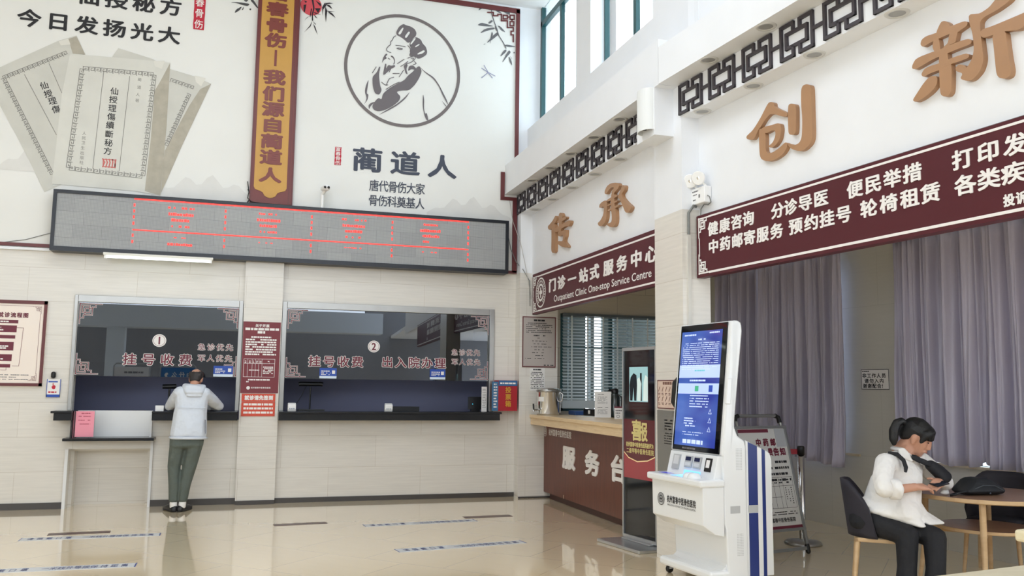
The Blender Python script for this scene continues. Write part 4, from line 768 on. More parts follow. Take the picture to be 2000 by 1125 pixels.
t = thing('notice_poster', 'orange red sign-in notice below the dark red pillar notice', 'poster', (.2, 11.4, 1.08))
MB().fbox(F, -.007, .40, 1.265, 1.365, 0, .004).fbox(F, -.007, .40, 1.085, 1.260, 0, .004).build('sheet', M('notice_orange', (206, 76, 54), .5), t)
m = MB(); row(m, '就诊请先签到', F, .055, .345, 1.315, .056, .06, .005, bold=.05)
for z in (1.232, 1.182, 1.130): dashes(m, F, .02, .375, z, 1, .03, .026, .005, indent=False, fill=1, seed=int(z*1000))
m.build('lettering', white_print, t)
# wires
wire = M('grey_wire', (120, 122, 120), .5)
tag(MB().tube([(3.45, 11.43, 3.62), (3.50, 11.43, 3.40), (3.57, 11.40, 3.22), (3.64, 11.29, 3.1), (3.73, 11.285, 2.95), (3.74, 11.285, 2.6)], .005, 6).build('signal_wire', wire), 'thin grey wire drooping from the LED board end to the corner', 'wire')
tag(MB().tube([(3.47, 11.42, 4.09), (3.52, 11.42, 3.8), (3.6, 11.28, 3.45), (3.66, 11.285, 3.2), (3.76, 11.285, 2.7)], .004, 6).build('signal_wire', M('pale_wire', (190, 186, 180), .5)), 'thin pale wire hanging from the beam end past the LED board', 'wire')
tag(MB().tube([(-.06, 11.44, 4.08), (-.035, 11.43, 3.95), (-.05, 11.42, 3.86), (-.005, 11.4, 3.81), (.12, 11.36, 3.79), (.4, 11.35, 3.785)], .006, 6).tube([(-.05, 11.44, 3.98), (-.02, 11.43, 3.9), (-.03, 11.42, 3.83), (-.06, 11.4, 3.785)], .006, 6).build('cable_loop', black_plastic), 'black cable loop at the foot of the gold banner board', 'cable')
tag(MB().tube([(-2.25, 11.45, 3.28), (-2.55, 11.455, 3.17), (-2.9, 11.455, 3.10)], .004, 6).build('signal_wire', wire), 'thin grey wire left of the LED board', 'wire')
# ================================================================== frieze, signs and gilded characters on the right wall
char_m = M('frieze_brown', (58, 52, 58), .5)
def frieze(F, s0, count, label):
    m = MB(); w, p, z0, h = .360, .455, 3.90, .268; t = .030
    for k in range(count):
        s = s0+k*p; f = lambda a, b: (s+a*w, z0+b*h)
        frac = 1
        B_ = lambda pts, c=False: m.bar(F, [f(a, b) for a, b in pts], t*.8, 0, .02, c)
        e = .04; 
        B_([(e, .0+e), (e, 1-e)]); B_([(e, 1-e), (.40, 1-e), (.40, .72)]); B_([(e, e), (.40, e), (.40, .28)])
        B_([(1-e, 1-e), (1-e, e)]); B_([(1-e, 1-e), (.60, 1-e), (.60, .72)]); B_([(1-e, e), (.60, e), (.60, .28)])
        B_([(.20, .30), (.80, .30), (.80, .70), (.20, .70)], True)
        if k < count-1: m.bar(F, [f(1-e, .5), (s+p+e*w, z0+.5*h)], t*.8, 0, .019)
    return tag(m.build('fretwork_frieze', char_m, None), label, 'frieze', 'fretwork friezes on the right wall')
frieze(SIDE(3.6), .06, 9, 'dark fretwork frieze above the service centre sign')
frieze(BAY2(0), -.018, 18, 'dark fretwork frieze above the long sign with curtains below')
def wall_char(key, F, label):
    m = MB()
    for i, P in enumerate(G['char_'+key]): m.prism(F, rounded(P, 3), -.005, .034+i*.0005)
    o = m.build('wall_character', gold, None); return tag(o, label, 'wall character', 'bronze characters on the right wall')
FC = SIDE(3.765)
wall_char('chuan', FC, 'smallest farthest bronze character, above the emblem of the service sign')
wall_char('cheng', FC, 'second bronze character from the corner, above the service centre sign')
FC2 = BAY2(.17)
wall_char('chuang', FC2, 'bronze character right of the emergency lamp, above the long sign')
wall_char('xin', FC2, 'nearest and largest bronze character, above the long sign at the right')
def emblem(mb, F, u, v, r, n):
    k = 30
    mb.line(F, [(u+r*.95*math.cos(2*PI*i/k), v+r*.95*math.sin(2*PI*i/k)) for i in range(k)], r*.1, n, closed=True)
    for i in range(26):
        a = 2*PI*i/26
        if abs(math.sin(a)+1) > .12: mb.flat(F, [(u+r*q*math.cos(a+d), v+r*q*math.sin(a+d)) for q, d in ((.68, -.07), (.82, -.06), (.82, .06), (.68, .07))], n)
    for a0 in (-.35, PI-.35-.45+.6):
        pass
    mb.line(F, [(u+r*.52*math.cos(2*PI*i/k), v+r*.52*math.sin(2*PI*i/k)) for i in range(k)], r*.14, n, closed=True)
    mb.flat(F, [(u-r*.10, v-r*.34), (u+r*.10, v-r*.34), (u+r*.10, v+r*.34), (u-r*.10, v+r*.34)], n+.0005)
    mb.flat(F, [(u-r*.30, v-r*.10), (u+r*.30, v-r*.10), (u+r*.30, v+r*.12), (u-r*.30, v+r*.12)], n+.0004)
# first sign
F = SIDE(3.72)
t = thing('wall_sign', 'dark red service centre sign with round emblem above the service desk', 'sign', F.pt(2.2, 2.46, 0), 'dark red wall signs')
MB().fbox(F, .385, 4.20, 2.465, 3.015, -.06, 0).build('sign_board', maroon, t)
m = MB(); m.fbox(F, .62, 4.15, 2.955, 2.973, 0, .003).fbox(F, .62, 4.15, 2.492, 2.510, 0, .003).fbox(F, .425, .435, 2.70, 2.78, 0, .003)
knot(m, F, .415, 2.975, 1, -1, .014, .003, .20); knot(m, F, .415, 2.49, 1, 1, .014, .003, .20)
for i, (ch, s) in enumerate(zip('门诊一站式服务中心', (1.188, 1.517, 1.88, 2.246, 2.576, 2.968, 3.316, 3.664, 4.0))): put(m, ch, F, s, 2.785, .275, .175, 0, bold=.035, ext=.05, depth=.006)
latin(m, 'Outpatient Clinic One-stop Service Centre', F, 1.25, 4.0, 2.605, .115, .003, bold=.012)
emblem(m, F, .735, 2.735, .20, .003)
m.build('lettering', white_print, t)
# second sign
F = BAY2(.12)
t = thing('wall_sign', 'long dark red sign with two rows of white characters above the curtains', 'sign', F.pt(2.5, 2.45, 0), 'dark red wall signs')
MB().fbox(F, .04, 5.2, 2.447, 2.99, -.08, 0).build('sign_board', maroon, t)
tag(MB().fbox(F, .04, 5.2, 2.99, 3.0, -.1, -.02).build('top_ledge', M('grey_ledge', (120, 122, 124), .5), t), 'grey top ledge')
m = MB(); m.fbox(F, .22, 5.15, 2.953, 2.968, 0, .003).fbox(F, .22, 5.15, 2.472, 2.49, 0, .003).fbox(F, .078, .087, 2.63, 2.79, 0, .003)
knot(m, F, .07, 2.965, 1, -1, .013, .003, .17); knot(m, F, .07, 2.475, 1, 1, .013, .003, .17)
for ch, s in zip('健康咨询分诊导医便民举措打印发', (.287, .451, .611, .765, 1.117, 1.264, 1.424, 1.585, 1.91, 2.072, 2.233, 2.392, 2.758, 2.927, 3.095)): put(m, ch, F, s, 2.845, .148, .122, 0, bold=.03, ext=.05, depth=.005)
for ch, s in zip('中药邮寄服务预约挂号轮椅租赁各类疾', (.291, .454, .618, .775, .937, 1.102, 1.315, 1.482, 1.639, 1.799, 2.027, 2.196, 2.364, 2.522, 2.768, 2.922, 3.073)): put(m, ch, F, s, 2.691, .15, .122, 0, bold=.03, ext=.05, depth=.005)
row(m, '投诉', F, 3.04, 3.115, 2.545, .07, .07, .003, bold=.05)
m.build('lettering', white_print, t)
# downlights in the two soffits
lens = M('downlight_lens', (150, 150, 150), .3); ring_m = M('downlight_ring', (205, 205, 203), .35)
def downlight(x, y, z, label, grp):
    t = thing('downlight', label, 'downlight', (x, y, z), grp)
    MB().lathe((x, y, z), [(.052, .001), (.052, -.006), (.072, -.008), (.078, 0)], 24).build('ring', ring_m, t)
    MB().lathe((x, y, z), [(0, -.002), (.052, -.003)], 24).build('lens', lens, t)
ORD = ('nearest the corner', 'second from the corner', 'third from the corner', 'fourth from the corner', 'fifth from the corner')
for i, y in enumerate((10.52, 9.83, 9.13, 8.43, 7.75)): downlight(3.505, y, 4.18, 'round downlight in the upper soffit above the small frieze, '+ORD[i], 'downlights in the upper soffit')
for i, y in enumerate((10.93, 10.24, 9.54, 8.83, 8.15)): downlight(3.685, y, 3.885, 'round downlight under the small frieze, '+ORD[i], 'downlights under the frieze')
for i, (x, y) in enumerate(((3.535, 6.06), (3.60, 5.34))): downlight(x, y, 4.18, 'round downlight in the soffit above the large frieze, '+('by the bracket' if i == 0 else 'farther from the bracket'), 'downlights in the upper soffit')
for i, (x, y) in enumerate(((3.70, 6.46), (3.755, 5.76), (3.805, 5.06), (3.87, 4.31))): downlight(x, y, 3.885, 'round downlight under the large frieze, '+('nearest the pillar', 'second from the pillar', 'third from the pillar', 'nearest the right edge')[i], 'downlights under the frieze')
# half-round wall lamp on the bracket
t = thing('wall_lamp', 'white half-round wall lamp on the bracket between the friezes', 'lamp', (3.41, 6.94, 3.75))
m = MB(); k = 16; P = [(6.94-.135+0, 0)]
ring = [(3.41-.09*math.sin(PI*i/k), 6.935+.12*math.cos(PI*i/k)) for i in range(k+1)]
vs = [(x, y, z) for z in (3.80, 4.185) for x, y in ring]; inn = [(3.41-(.09-.008)*math.sin(PI*i/k), 6.935+(.12-.008)*math.cos(PI*i/k), z) for z in (3.80, 4.185) for i in range(k+1)]
m.add(vs+inn, [(i, i+1, k+2+i, k+1+i) for i in range(k)]+[(2*k+2+i, 2*k+3+i, 3*k+4+i, 3*k+3+i) for i in range(k)]+[(i, i+1, 2*k+3+i, 2*k+2+i) for i in range(k)]+[(k+1+i, k+2+i, 3*k+4+i, 3*k+3+i) for i in range(k)])
m.build('lamp_shade', M('lamp_shade', (226, 228, 228), .4), t)
MB().lathe((3.375, 6.935, 3.82), [(.0, .12), (.022, .11), (.022, .0), (.0, 0)], 14).build('bulb', black_plastic, t)
# emergency lamp with two heads
F = BAY2(.17).off(.0)
t = thing('emergency_lamp', 'white emergency lamp with two round heads above the long sign', 'emergency lamp', F.pt(.1, 3.08, 0))
MB().fbox(F, -.01, .20, 3.09, 3.235, 0, .075).build('battery_case', devm, t, bevel=.008)
m = MB(); dashes(m, F, .02, .11, 3.205, 1, .02, .010, .077, indent=False, seed=4); dashes(m, F, .03, .10, 3.175, 1, .02, .008, .077, indent=False, seed=5); dashes(m, F, .03, .07, 3.13, 1, .02, .012, .077, indent=False, seed=6)
m.fbox(F, .115, .135, 3.14, 3.17, .0755, .077); m.build('case_print', grey_print, t)
for u in (.03, .155):
    c = F.pt(u, 3.305, .10); h = MB(); ax = (-.75, -.6, -.3)
    h.lathe(c, [(.0, -.055), (.03, -.05), (.055, -.02), (.062, .012), (.055, .015)], 22, axis=ax); hd = h.build('lamp_head', devm, t)
    MB().lathe(c, [(.055, .012), (.0, .016)], 22, axis=ax).build('lamp_lens', chrome, hd)
    MB().tube([F.pt(u+.02, 3.235, .04), c], .012, 8).build('swivel', devm, t)
MB().tube([F.pt(.195, 3.15, .04), F.pt(.24, 3.13, .05), F.pt(.245, 3.08, .04), F.pt(.19, 3.07, .03), F.pt(.13, 3.085, .03), F.pt(.08, 3.05, .03), F.pt(.075, 2.99, .03)], .005, 8).build('cable', wire, t)
t = thing('cable_conduit', 'white cable conduit running down the near side of the pillar', 'conduit', (3.66, 6.64, .3))
MB().box(3.645, 3.675, 6.642, 6.66, .0, 2.83).build('trunking', M('trunking', (206, 204, 198), .4), t)
MB().tube([(3.655, 6.645, 2.83), (3.655, 6.645, 3.02), (3.68, 6.6, 3.08), F.pt(.02, 3.085, .04)], .012, 8).build('grey_hose', wire, t)
# notices on the corner pier and on the pillar
F = FRONT(11.298)
t = thing('framed_notice', 'grey framed text notice on the corner pier', 'notice', (3.88, 11.3, 1.755))
MB().fbox(F, 3.637, 4.122, 1.76, 2.455, 0, .012).build('board', M('notice_grey', (176, 168, 164), .45), t)
m = MB(); m.line(F, [(3.643, 1.766), (4.116, 1.766), (4.116, 2.449), (3.643, 2.449)], .014, .013, closed=True); m.build('frame', maroon_frame, t)
m = MB(); dashes(m, F, 3.80, 3.96, 2.405, 1, .03, .024, .013, indent=False, fill=1, seed=19); dashes(m, F, 3.69, 4.07, 2.365, 6, .025, .010, .013, seed=21); dashes(m, F, 3.80, 3.97, 2.195, 1, .02, .016, .013, indent=False, seed=22)
for k, (a, b) in enumerate(((3.85, 3.91), (3.78, 4.0), (3.77, 4.0), (3.75, 4.06), (3.76, 3.95), (3.76, 3.95), (3.78, 3.96), (3.68, 3.98))): dashes(m, F, a, b, 2.16-k*.04, 1, .02, .008, .013, indent=False, fill=.7, seed=30+k)
dashes(m, F, 3.95, 4.09, 1.79, 1, .02, .012, .013, indent=False, seed=40); m.build('print', ink, t)
t = thing('paper_notice', 'white paper notice taped below the grey framed notice', 'notice', (3.86, 11.3, 1.45))
MB().fbox(F, 3.752, 3.968, 1.44, 1.75, 0, .003).build('sheet', paper, t)
m = MB(); dashes(m, F, 3.80, 3.92, 1.727, 1, .02, .02, .004, indent=False, fill=1, seed=50); dashes(m, F, 3.765, 3.955, 1.69, 10, .024, .010, .004, seed=51); m.build('print', ink, t)
F = SIDE(3.598)
t = thing('poster', 'cream hand-washing poster on the pillar behind the kiosk', 'poster', F.pt(4.6, 1.3, 0))
MB().fbox(F, 4.362, 4.80, 1.315, 1.568, 0, .008).build('board', M('poster_cream', (214, 190, 176), .5), t)
m = MB(); m.line(F, [(4.366, 1.319), (4.796, 1.319), (4.796, 1.564), (4.366, 1.564)], .008, .009, closed=True); m.build('frame', maroon_frame, t)
m = MB(); dashes(m, F, 4.47, 4.68, 1.54, 1, .03, .024, .009, indent=False, fill=1, seed=18)
R = random.Random(5)
for r in range(2):
    for k in range(6):
        u = 4.40+k*.066; v = 1.485-r*.085
        m.line(F, [(u-.012, v-.015), (u+R.uniform(-.012, .012), v+.01), (u+.012, v+.02)], .008, .009); dashes(m, F, u-.02, u+.02, v-.035, 2, .012, .006, .009, indent=False, seed=k+r*9)
m.build('print', M('brown_print', (120, 84, 74), .6), t)
t = thing('paper_notice', 'white paper notice below the hand-washing poster', 'notice', F.pt(4.58, .95, 0))
MB().fbox(F, 4.455, 4.74, .955, 1.262, 0, .003).build('sheet', paper, t)
m = MB(); dashes(m, F, 4.49, 4.64, 1.215, 4, .026, .012, .004, indent=False, seed=60); dashes(m, F, 4.48, 4.70, 1.10, 5, .022, .008, .004, seed=61); m.build('print', ink, t)
tag(MB().fbox(F, 4.345, 4.80, .72, 1.30, -.005, .004).build('hatch_panel', M('grey_panel', (120, 118, 114), .4)), 'grey metal wall hatch below the poster on the pillar', 'hatch') 
# ================================================================== service desk
walnut = wood_mat('walnut_veneer', (86, 38, 22), (108, 52, 30), .35, (30, 30, 2))
maple = wood_mat('maple_edge', (214, 186, 146), (230, 206, 168), .4, (3, 3, 40))
DK = SIDE(3.96)
t = thing('service_desk', 'dark wood service desk with pale top and white characters', 'desk', (4.3, 9.3, 0))
MB().box(3.96, 4.6, 8.15, 11.28, .085, .98).build('desk_front', walnut, t)
MB().box(4.02, 4.6, 8.2, 11.20, 0, .085).build('kickboard', M('kick_brown', (66, 30, 20), .5), t)
MB().box(3.765, 4.64, 8.12, 11.285, .985, 1.075).box(3.75, 4.66, 8.11, 11.29, 1.075, 1.118).build('desk_top', maple, t, bevel=.004)
for ch, s in zip('服务台', (1.181, 1.944, 2.692)):
    m = MB(); put(m, ch, DK, s, .613, .44, .295, 0, bold=.045, ext=.05, depth=.012); tag(m.build('character', white_print, t), 'large white character')
m = MB(); row(m, '杭州富春中医骨伤医院', DK, .455, 1.21, .893, .085, .095, .002, bold=.02); emblem(m, DK, .268, .893, .068, .002); m.build('lettering', white_print, t)
tag(MB().fbox(DK, .985, 1.0, .085, .13, 0, .004).build('chip', M('chip', (190, 170, 150), .5), t), 'pale chip in the veneer')
# hot-water urn
t = thing('water_urn', 'stainless steel water urn with tap on the service desk', 'urn', (4.02, 10.9, 1.118))
ux, uy = 3.935, 11.05
MB().lathe((ux, uy, 1.118), [(.0, 0), (.145, 0), (.15, .02), (.15, .31), (.154, .315), (.154, .335), (.145, .35), (.09, .365), (.0, .37)], 40).build('urn_body', M('urn_steel', (232, 232, 232), .16, metal=1), t)
MB().lathe((ux, uy, 1.118), [(.156, .305), (.162, .315), (.162, .332), (.155, .34)], 40).build('lid_rim', steel, t)
m = MB()
for sy in (1, -1): m.tube([(ux+.115, uy+sy*.095, 1.30), (ux+.15, uy+sy*.128, 1.31), (ux+.16, uy+sy*.133, 1.40), (ux+.115, uy+sy*.095, 1.43)], .007, 8)
m.tube([(ux+.152, uy-.05, 1.15), (ux+.164, uy-.05, 1.30), (ux+.164, uy-.05, 1.47)], .006, 8)
m.build('handle', chrome, t)
tp = MB().tube([(ux-.145, uy-.06, 1.19), (ux-.235, uy-.085, 1.19), (ux-.24, uy-.087, 1.165)], .012, 8).build('tap', chrome, t)
MB().tube([(ux-.235, uy-.085, 1.20), (ux-.24, uy-.087, 1.27)], .011, 8).build('tap_lever', black_plastic, tp)
m = MB()
for i in range(6): 
    a0, a1 = PI*(1.06+i*.035), PI*(1.06+(i+1)*.035)
    m.add([(ux+.1515*math.cos(a), uy+.1515*math.sin(a), z) for a, z in ((a0, 1.30), (a1, 1.30), (a1, 1.36), (a0, 1.36))], [(0, 1, 2, 3)])
tag(m.build('paper_label', paper, t), 'white paper label')
# papers and equipment on the desk
F = yaw_frame(4.355, 10.18, -24, 1.118)
t = thing('paper_stand', 'tall white printed notice standing on the service desk', 'notice', (4.355, 10.18, 1.118))
MB().fbox(F, -.10, .105, 0, .325, 0, .004).fbox(F, -.095, .10, 0, .006, -.06, .02).build('sheet', paper, t)
m = MB(); dashes(m, F, -.06, .03, .29, 1, .02, .008, .006, indent=False, seed=3); dashes(m, F, -.065, .06, .26, 8, .012, .004, .006, seed=4); dashes(m, F, -.065, .07, .125, 1, .02, .008, .006, indent=False, seed=5); dashes(m, F, -.065, .06, .10, 5, .013, .004, .006, seed=6); m.build('print', grey_print, t)
F = yaw_frame(4.42, 9.72, -20, 1.118)
t = thing('desk_card', 'white card with dark red header on the desk beside the screen stand', 'sign', (4.42, 9.72, 1.118))
MB().fbox(F, -.10, .16, 0, .15, 0, .005).build('card', paper, t)
m = MB(); m.fbox(F, -.10, .16, .13, .15, .005, .006); m.build('header', maroon_print, t)
m = MB(); dashes(m, F, -.085, -.01, .10, 2, .03, .014, .007, indent=False, seed=7); m.line(F, [(-.055+.018*math.cos(i*PI/8), .03+.016*math.sin(i*PI/8)) for i in range(16)], .005, .007, closed=True); m.fbox(F, .01, .035, .07, .1, .005, .006).fbox(F, .055, .08, .07, .1, .005, .006); m.build('print', grey_print, t)
t = thing('office_box', 'black office box with small white label behind the desk papers', 'office device', (4.5, 10.7, 1.118))
MB().box(4.40, 4.62, 10.45, 10.95, 1.118, 1.21).build('case', black_plastic, t, bevel=.01)
F = SIDE(4.399); MB().fbox(F, .73, .80, 1.145, 1.19, 0, .002).build('label', paper, t)
tag(MB().box(4.30, 4.62, 11.0, 11.25, 1.118, 1.175).build('paper_tray', M('tray_blue', (54, 84, 140), .4), bevel=.008), 'blue tray of papers beside the urn', 'tray')
tag(MB().prism(FRONT(10.6), [(4.16, 1.1185), (4.36, 1.1185), (4.36, 1.124), (4.16, 1.124)], -.0, .3).build('paper_stack', paper), 'loose papers lying flat on the service desk', 'papers')
t = thing('vacuum_flask', 'dark vacuum flask on the service desk behind the white notice', 'flask', (4.53, 10.20, 1.118))
MB().lathe((4.53, 10.20, 1.118), [(.0, 0), (.062, 0), (.066, .02), (.066, .24), (.045, .30), (.04, .31), (0, .31)], 24).build('flask_body', M('flask_dark', (38, 48, 46), .25, coat=.5), t)
MB().lathe((4.53, 10.20, 1.118), [(.044, .31), (.046, .35), (.03, .365), (0, .366)], 20).tube([(4.49, 10.20, 1.46), (4.46, 10.20, 1.465), (4.44, 10.20, 1.44)], .014, 8).build('flask_lid', black_plastic, t)
MB().tube([(4.56, 10.16, 1.40), (4.59, 10.12, 1.38), (4.59, 10.12, 1.22), (4.56, 10.16, 1.2)], .01, 8).build('handle', black_plastic, t)
# venetian blind behind the desk
t = thing('venetian_blind', 'grey green venetian blind in the window behind the service desk', 'blind', (5.1, 11.46, 1.3))
bl = M('blind_slat', (212, 222, 224), .5)
m = MB()
for k in range(27):
    z = 1.33+k*.0445; x0, x1 = 4.29, 5.84
    dy, dz = .021*math.cos(.25), .021*math.sin(.25)+.004
    for yb, zb in ((0, 0),):
        vs = [(x, 11.46+a*dy, z+a*dz+b) for x in (x0, x1) for a in (-1, 1) for b in (0, .0012)]
        m.add(vs, [(0, 1, 3, 2), (4, 6, 7, 5), (0, 4, 5, 1), (2, 3, 7, 6), (0, 2, 6, 4), (1, 5, 7, 3)])
m.build('slats', bl, t)
MB().box(4.28, 5.85, 11.43, 11.49, 2.50, 2.535).build('head_rail', M('blind_rail', (86, 94, 98), .5), t)
m = MB()
for x in (4.42, 4.66, 4.90, 5.12, 5.36, 5.60): m.box(x-.012, x+.012, 11.432, 11.434, 1.3, 2.5)
m.build('ladder_tapes', bl, t)
MB().box(4.28, 5.85, 11.44, 11.49, 1.20, 1.31).build('stacked_slats', bl, t)
tq = thing('window_8', None, None, (5.06, 11.55, 1.16)); tq['kind'] = 'structure'
MB().box(4.27, 4.31, 11.5, 11.58, 1.16, 2.535).box(5.81, 5.85, 11.5, 11.58, 1.16, 2.535).box(4.27, 5.85, 11.5, 11.58, 1.16, 1.19).box(5.04, 5.08, 11.52, 11.58, 1.16, 2.535).box(4.27, 5.85, 11.52, 11.58, 2.04, 2.07).build('window_frame', teal, tq)
og = M('outside_grey_green', (120, 132, 132), .9); m = MB()
for a, b in ((3.9, 4.52), (4.545, 4.80), (4.83, 5.10), (5.19, 5.245), (5.40, 5.56), (5.60, 5.80), (5.83, 7.2)): m.box(a, b, 12.6, 12.7, 0, 3.4)
struct('wall_outside_screen', m, og)  # panels added outside, gapped so the sky makes bright bands in the blind
struct('wall_outside_eave', MB().box(3.75, 7.2, 11.65, 12.7, 3.4, 3.5).box(7.1, 7.2, 11.65, 12.7, 0, 3.4), og)
# ================================================================== digital signage stand
F = Frame((3.65, 8.016, 0), (.1579, -.9875, 0), (0, 0, 1), (-.9875, -.1579, 0))
alu = M('aluminium', (200, 202, 204), .3, metal=.8)
t = thing('display_stand', 'tall black glass display stand with red poster picture', 'display stand', F.pt(.285, 0, 0))
MB().fbox(F, .015, .555, .06, 1.868, -.05, 0).build('screen_body', M('black_glass', (14, 17, 20), .06, coat=.3), t)
m = MB(); m.fbox(F, 0, .018, .05, 1.885, -.055, .012).fbox(F, .552, .57, .05, 1.885, -.055, .012).fbox(F, 0, .57, 1.862, 1.892, -.055, .012).fbox(F, 0, .57, .045, .075, -.055, .012); m.build('frame', alu, t, bevel=.003)
MB().fbox(F, -.06, .66, .0, .03, -.16, .27).fbox(F, .05, .52, .03, .05, -.08, .06).build('base', alu, t, bevel=.008)
G1 = F.off(.0008)
pm = tag(MB().fbox(G1, .02, .552, .62, 1.19, 0, .0006).build('poster_picture', M('screen_red', (84, 30, 36), .12, emit=(110, 30, 38), estr=.12), t), 'red announcement picture')
MB().flat(G1, [(.02, .62), (.552, .62), (.552, .85), (.42, .80), (.25, .78), (.10, .81), (.02, .86)], .001).build('picture_foot', M('screen_red_light', (140, 58, 62), .12, emit=(150, 50, 56), estr=.25), pm)
m = MB(); m.line(G1, [(.02, .865), (.10, .815), (.25, .785), (.42, .805), (.552, .852)], .010, .0015); m.build('gold_curve', M('screen_gold', (220, 196, 150), .2, emit=(210, 180, 130), estr=.4), pm)
m = MB(); put(m, '喜', G1, .235, 1.085, .17, .21, .0015, bold=.03); put(m, '报', G1, .345, 1.075, .16, .19, .0015, bold=.03)
row(m, '杭州富春中医骨伤医院被评为', G1, .075, .50, .945, .036, .05, .0015, bold=.03); row(m, '二级甲等中医骨伤医院', G1, .085, .50, .885, .044, .055, .0015, bold=.02)
m.line(G1, [(.19, 1.0), (.22, 1.0)], .006, .0015); m.line(G1, [(.33, 1.0), (.38, 1.0)], .006, .0015); dashes(m, G1, .235, .32, 1.0, 1, .02, .012, .0015, indent=False, seed=2)
m.build('picture_lettering', M('screen_gold_text', (190, 176, 116), .2, emit=(190, 176, 116), estr=.28), pm)
ph = tag(MB().fbox(G1, .115, .43, 1.36, 1.70, 0, .0006).build('photo_picture', M('screen_photo', (150, 190, 196), .2, emit=(150, 190, 196), estr=.45), t), 'bright picture of standing people')
m = MB(); m.flat(G1, [(.13, 1.37), (.17, 1.37), (.185, 1.5), (.20, 1.37), (.235, 1.37), (.25, 1.52), (.24, 1.62), (.19, 1.64), (.14, 1.60), (.12, 1.52)], .001).fbox(G1, .30, .33, 1.37, 1.64, 0, .001)
m.build('dark_figure', M('screen_dark', (30, 40, 46), .2), ph)
m = MB(); m.flat(G1, [(.25, 1.37), (.31, 1.37), (.32, 1.54), (.29, 1.60), (.25, 1.58)], .0012); m.flat(G1, [(.35, 1.37), (.43, 1.37), (.43, 1.6), (.39, 1.62), (.36, 1.55)], .0012); m.build('pale_figure', M('screen_pale', (206, 224, 222), .2, emit=(206, 224, 222), estr=.4), ph)
# ================================================================== self-service kiosk
d_ = Vector((.995, .096, 0)).normalized(); w_ = Vector((.096, -.995, 0)).normalized(); A_ = Vector((3.325, 6.607, 0))
KS = Frame(A_, d_, (0, 0, 1), w_)                        # side view: u = depth, v = height, n = across
KF = Frame(A_, w_, (0, 0, 1), -d_)                       # front view: u = across, v = height, n = towards the user
kw = M('kiosk_white', (228, 230, 232), .25, coat=.2); kb = M('kiosk_blue', (20, 42, 112), .35); kg = M('kiosk_grey', (176, 178, 180), .4)
t = thing('service_kiosk', 'tall white self-service kiosk with blue side stripes and blue touch screen', 'kiosk', A_+d_*.3+w_*.35)
body = [(.165, .07), (.35, .07), (.345, 1.05), (.33, 1.10), (.27, 1.14), (.243, 1.20), (.243, 1.25), (.33, 1.95), (.325, 2.0), (.30, 2.03), (.255, 2.032), (.225, 2.0), (.135, .985), (.135, .48), (.15, .44)]
MB().prism(KS, body, .0, .71).build('body', kw, t, bevel=.012)
MB().prism(KS, [(.35, .07), (.60, .07), (.597, .95), (.58, 1.0), (.55, 1.02), (.45, 1.06), (.35, 1.105)], .03, .70).build('rear_body', kw, t, bevel=.008)
m = MB()
for a, b in ((.37, .455), (.50, .53)):
    for z0, z1 in ((.07, .55), (.61, 1.098-(a-.35)*.42)):
        if a < .48: m.prism(KS, [(a, z0), (b, z0), (b, z1-(b-a)*.4 if z1 > .7 else z1), (a, z1)], .70, .703)
    if a > .48: m.prism(KS, [(a, .07), (b, .07), (b, 1.022), (a, 1.038)], .70, .703)
tag(m.build('blue_stripe', kb, t), 'dark blue side stripes')
m = MB()
for u0, v0 in ((.19, .555), (.365, .555)): m.fbox(KS, u0, u0+.09, v0, v0+.055, .70 if u0 > .3 else .71, .712 if u0 < .3 else .705)
m.build('side_handle', kg, t, bevel=.004)
m = MB()
for v0 in (.24, .88):
    for i in range(5):
        for j in range(14): m.fbox(KS, .25+i*.012, .256+i*.012, v0+j*.012, v0+.006+j*.012, .71, .7108)
m.build('speaker_grille', kg, t)
MB().lathe(KS.pt(.09, .70, .68), [(.012, 0), (.012, .01), (.0, .011)], 14, axis=w_).build('side_lock', black_metal, t)
# base with casters
base = [(.0, .08), (.03, .068), (.36, .068), (.36, .13), (.20, .13), (.17, .15), (.155, .18), (.155, .4), (.18, .44), (.18, .13), (.0, .13)]
MB().fbox(KF, .0, .71, .068, .135, -.36, .0).build('base', kw, t, bevel=.02)
MB().prism(KS, [(.10, .13), (.20, .13), (.20, .5), (.175, .5), (.172, .22), (.155, .165), (.125, .14)], .03, .69).build('kick_panel', kw, t)
for u, n in ((.07, .05), (.07, .66), (.5, .08), (.5, .64)):
    c = KS.pt(u, .032, n)
    cs = MB().lathe(c-w_*.012, [(.0, 0), (.03, 0), (.032, .005), (.032, .02), (.03, .025), (0, .025)], 18, axis=w_).build('caster', black_plastic, t)
    MB().fbox(KS, u-.015, u+.025, .035, .07, n-.02, n-.014).fbox(KS, u-.015, u+.025, .035, .07, n+.015, n+.021).build('caster_fork', chrome, cs)
# tray and front box
MB().fbox(KF, -.025, .735, .757, .812, -.13, .098).build('tray', kw, t, bevel=.015)
MB().prism(KS, [(-.055, .475), (.05, .405), (.135, .385), (.135, .757), (-.06, .757)], .0, .71).build('front_box', kw, t, bevel=.006)
Ft = KF.off(.0601)
m = MB(); row(m, '杭州富春中医骨伤医院', Ft, .24, .60, .62, .038, .06, 0, bold=.02); latin(m, 'HANGZHOU FUCHUN TCM TRAUMA HOSPITAL', Ft, .225, .615, .575, .022, 0); emblem(m, Ft, .135, .608, .05, 0)
m.build('lettering', ink, t)
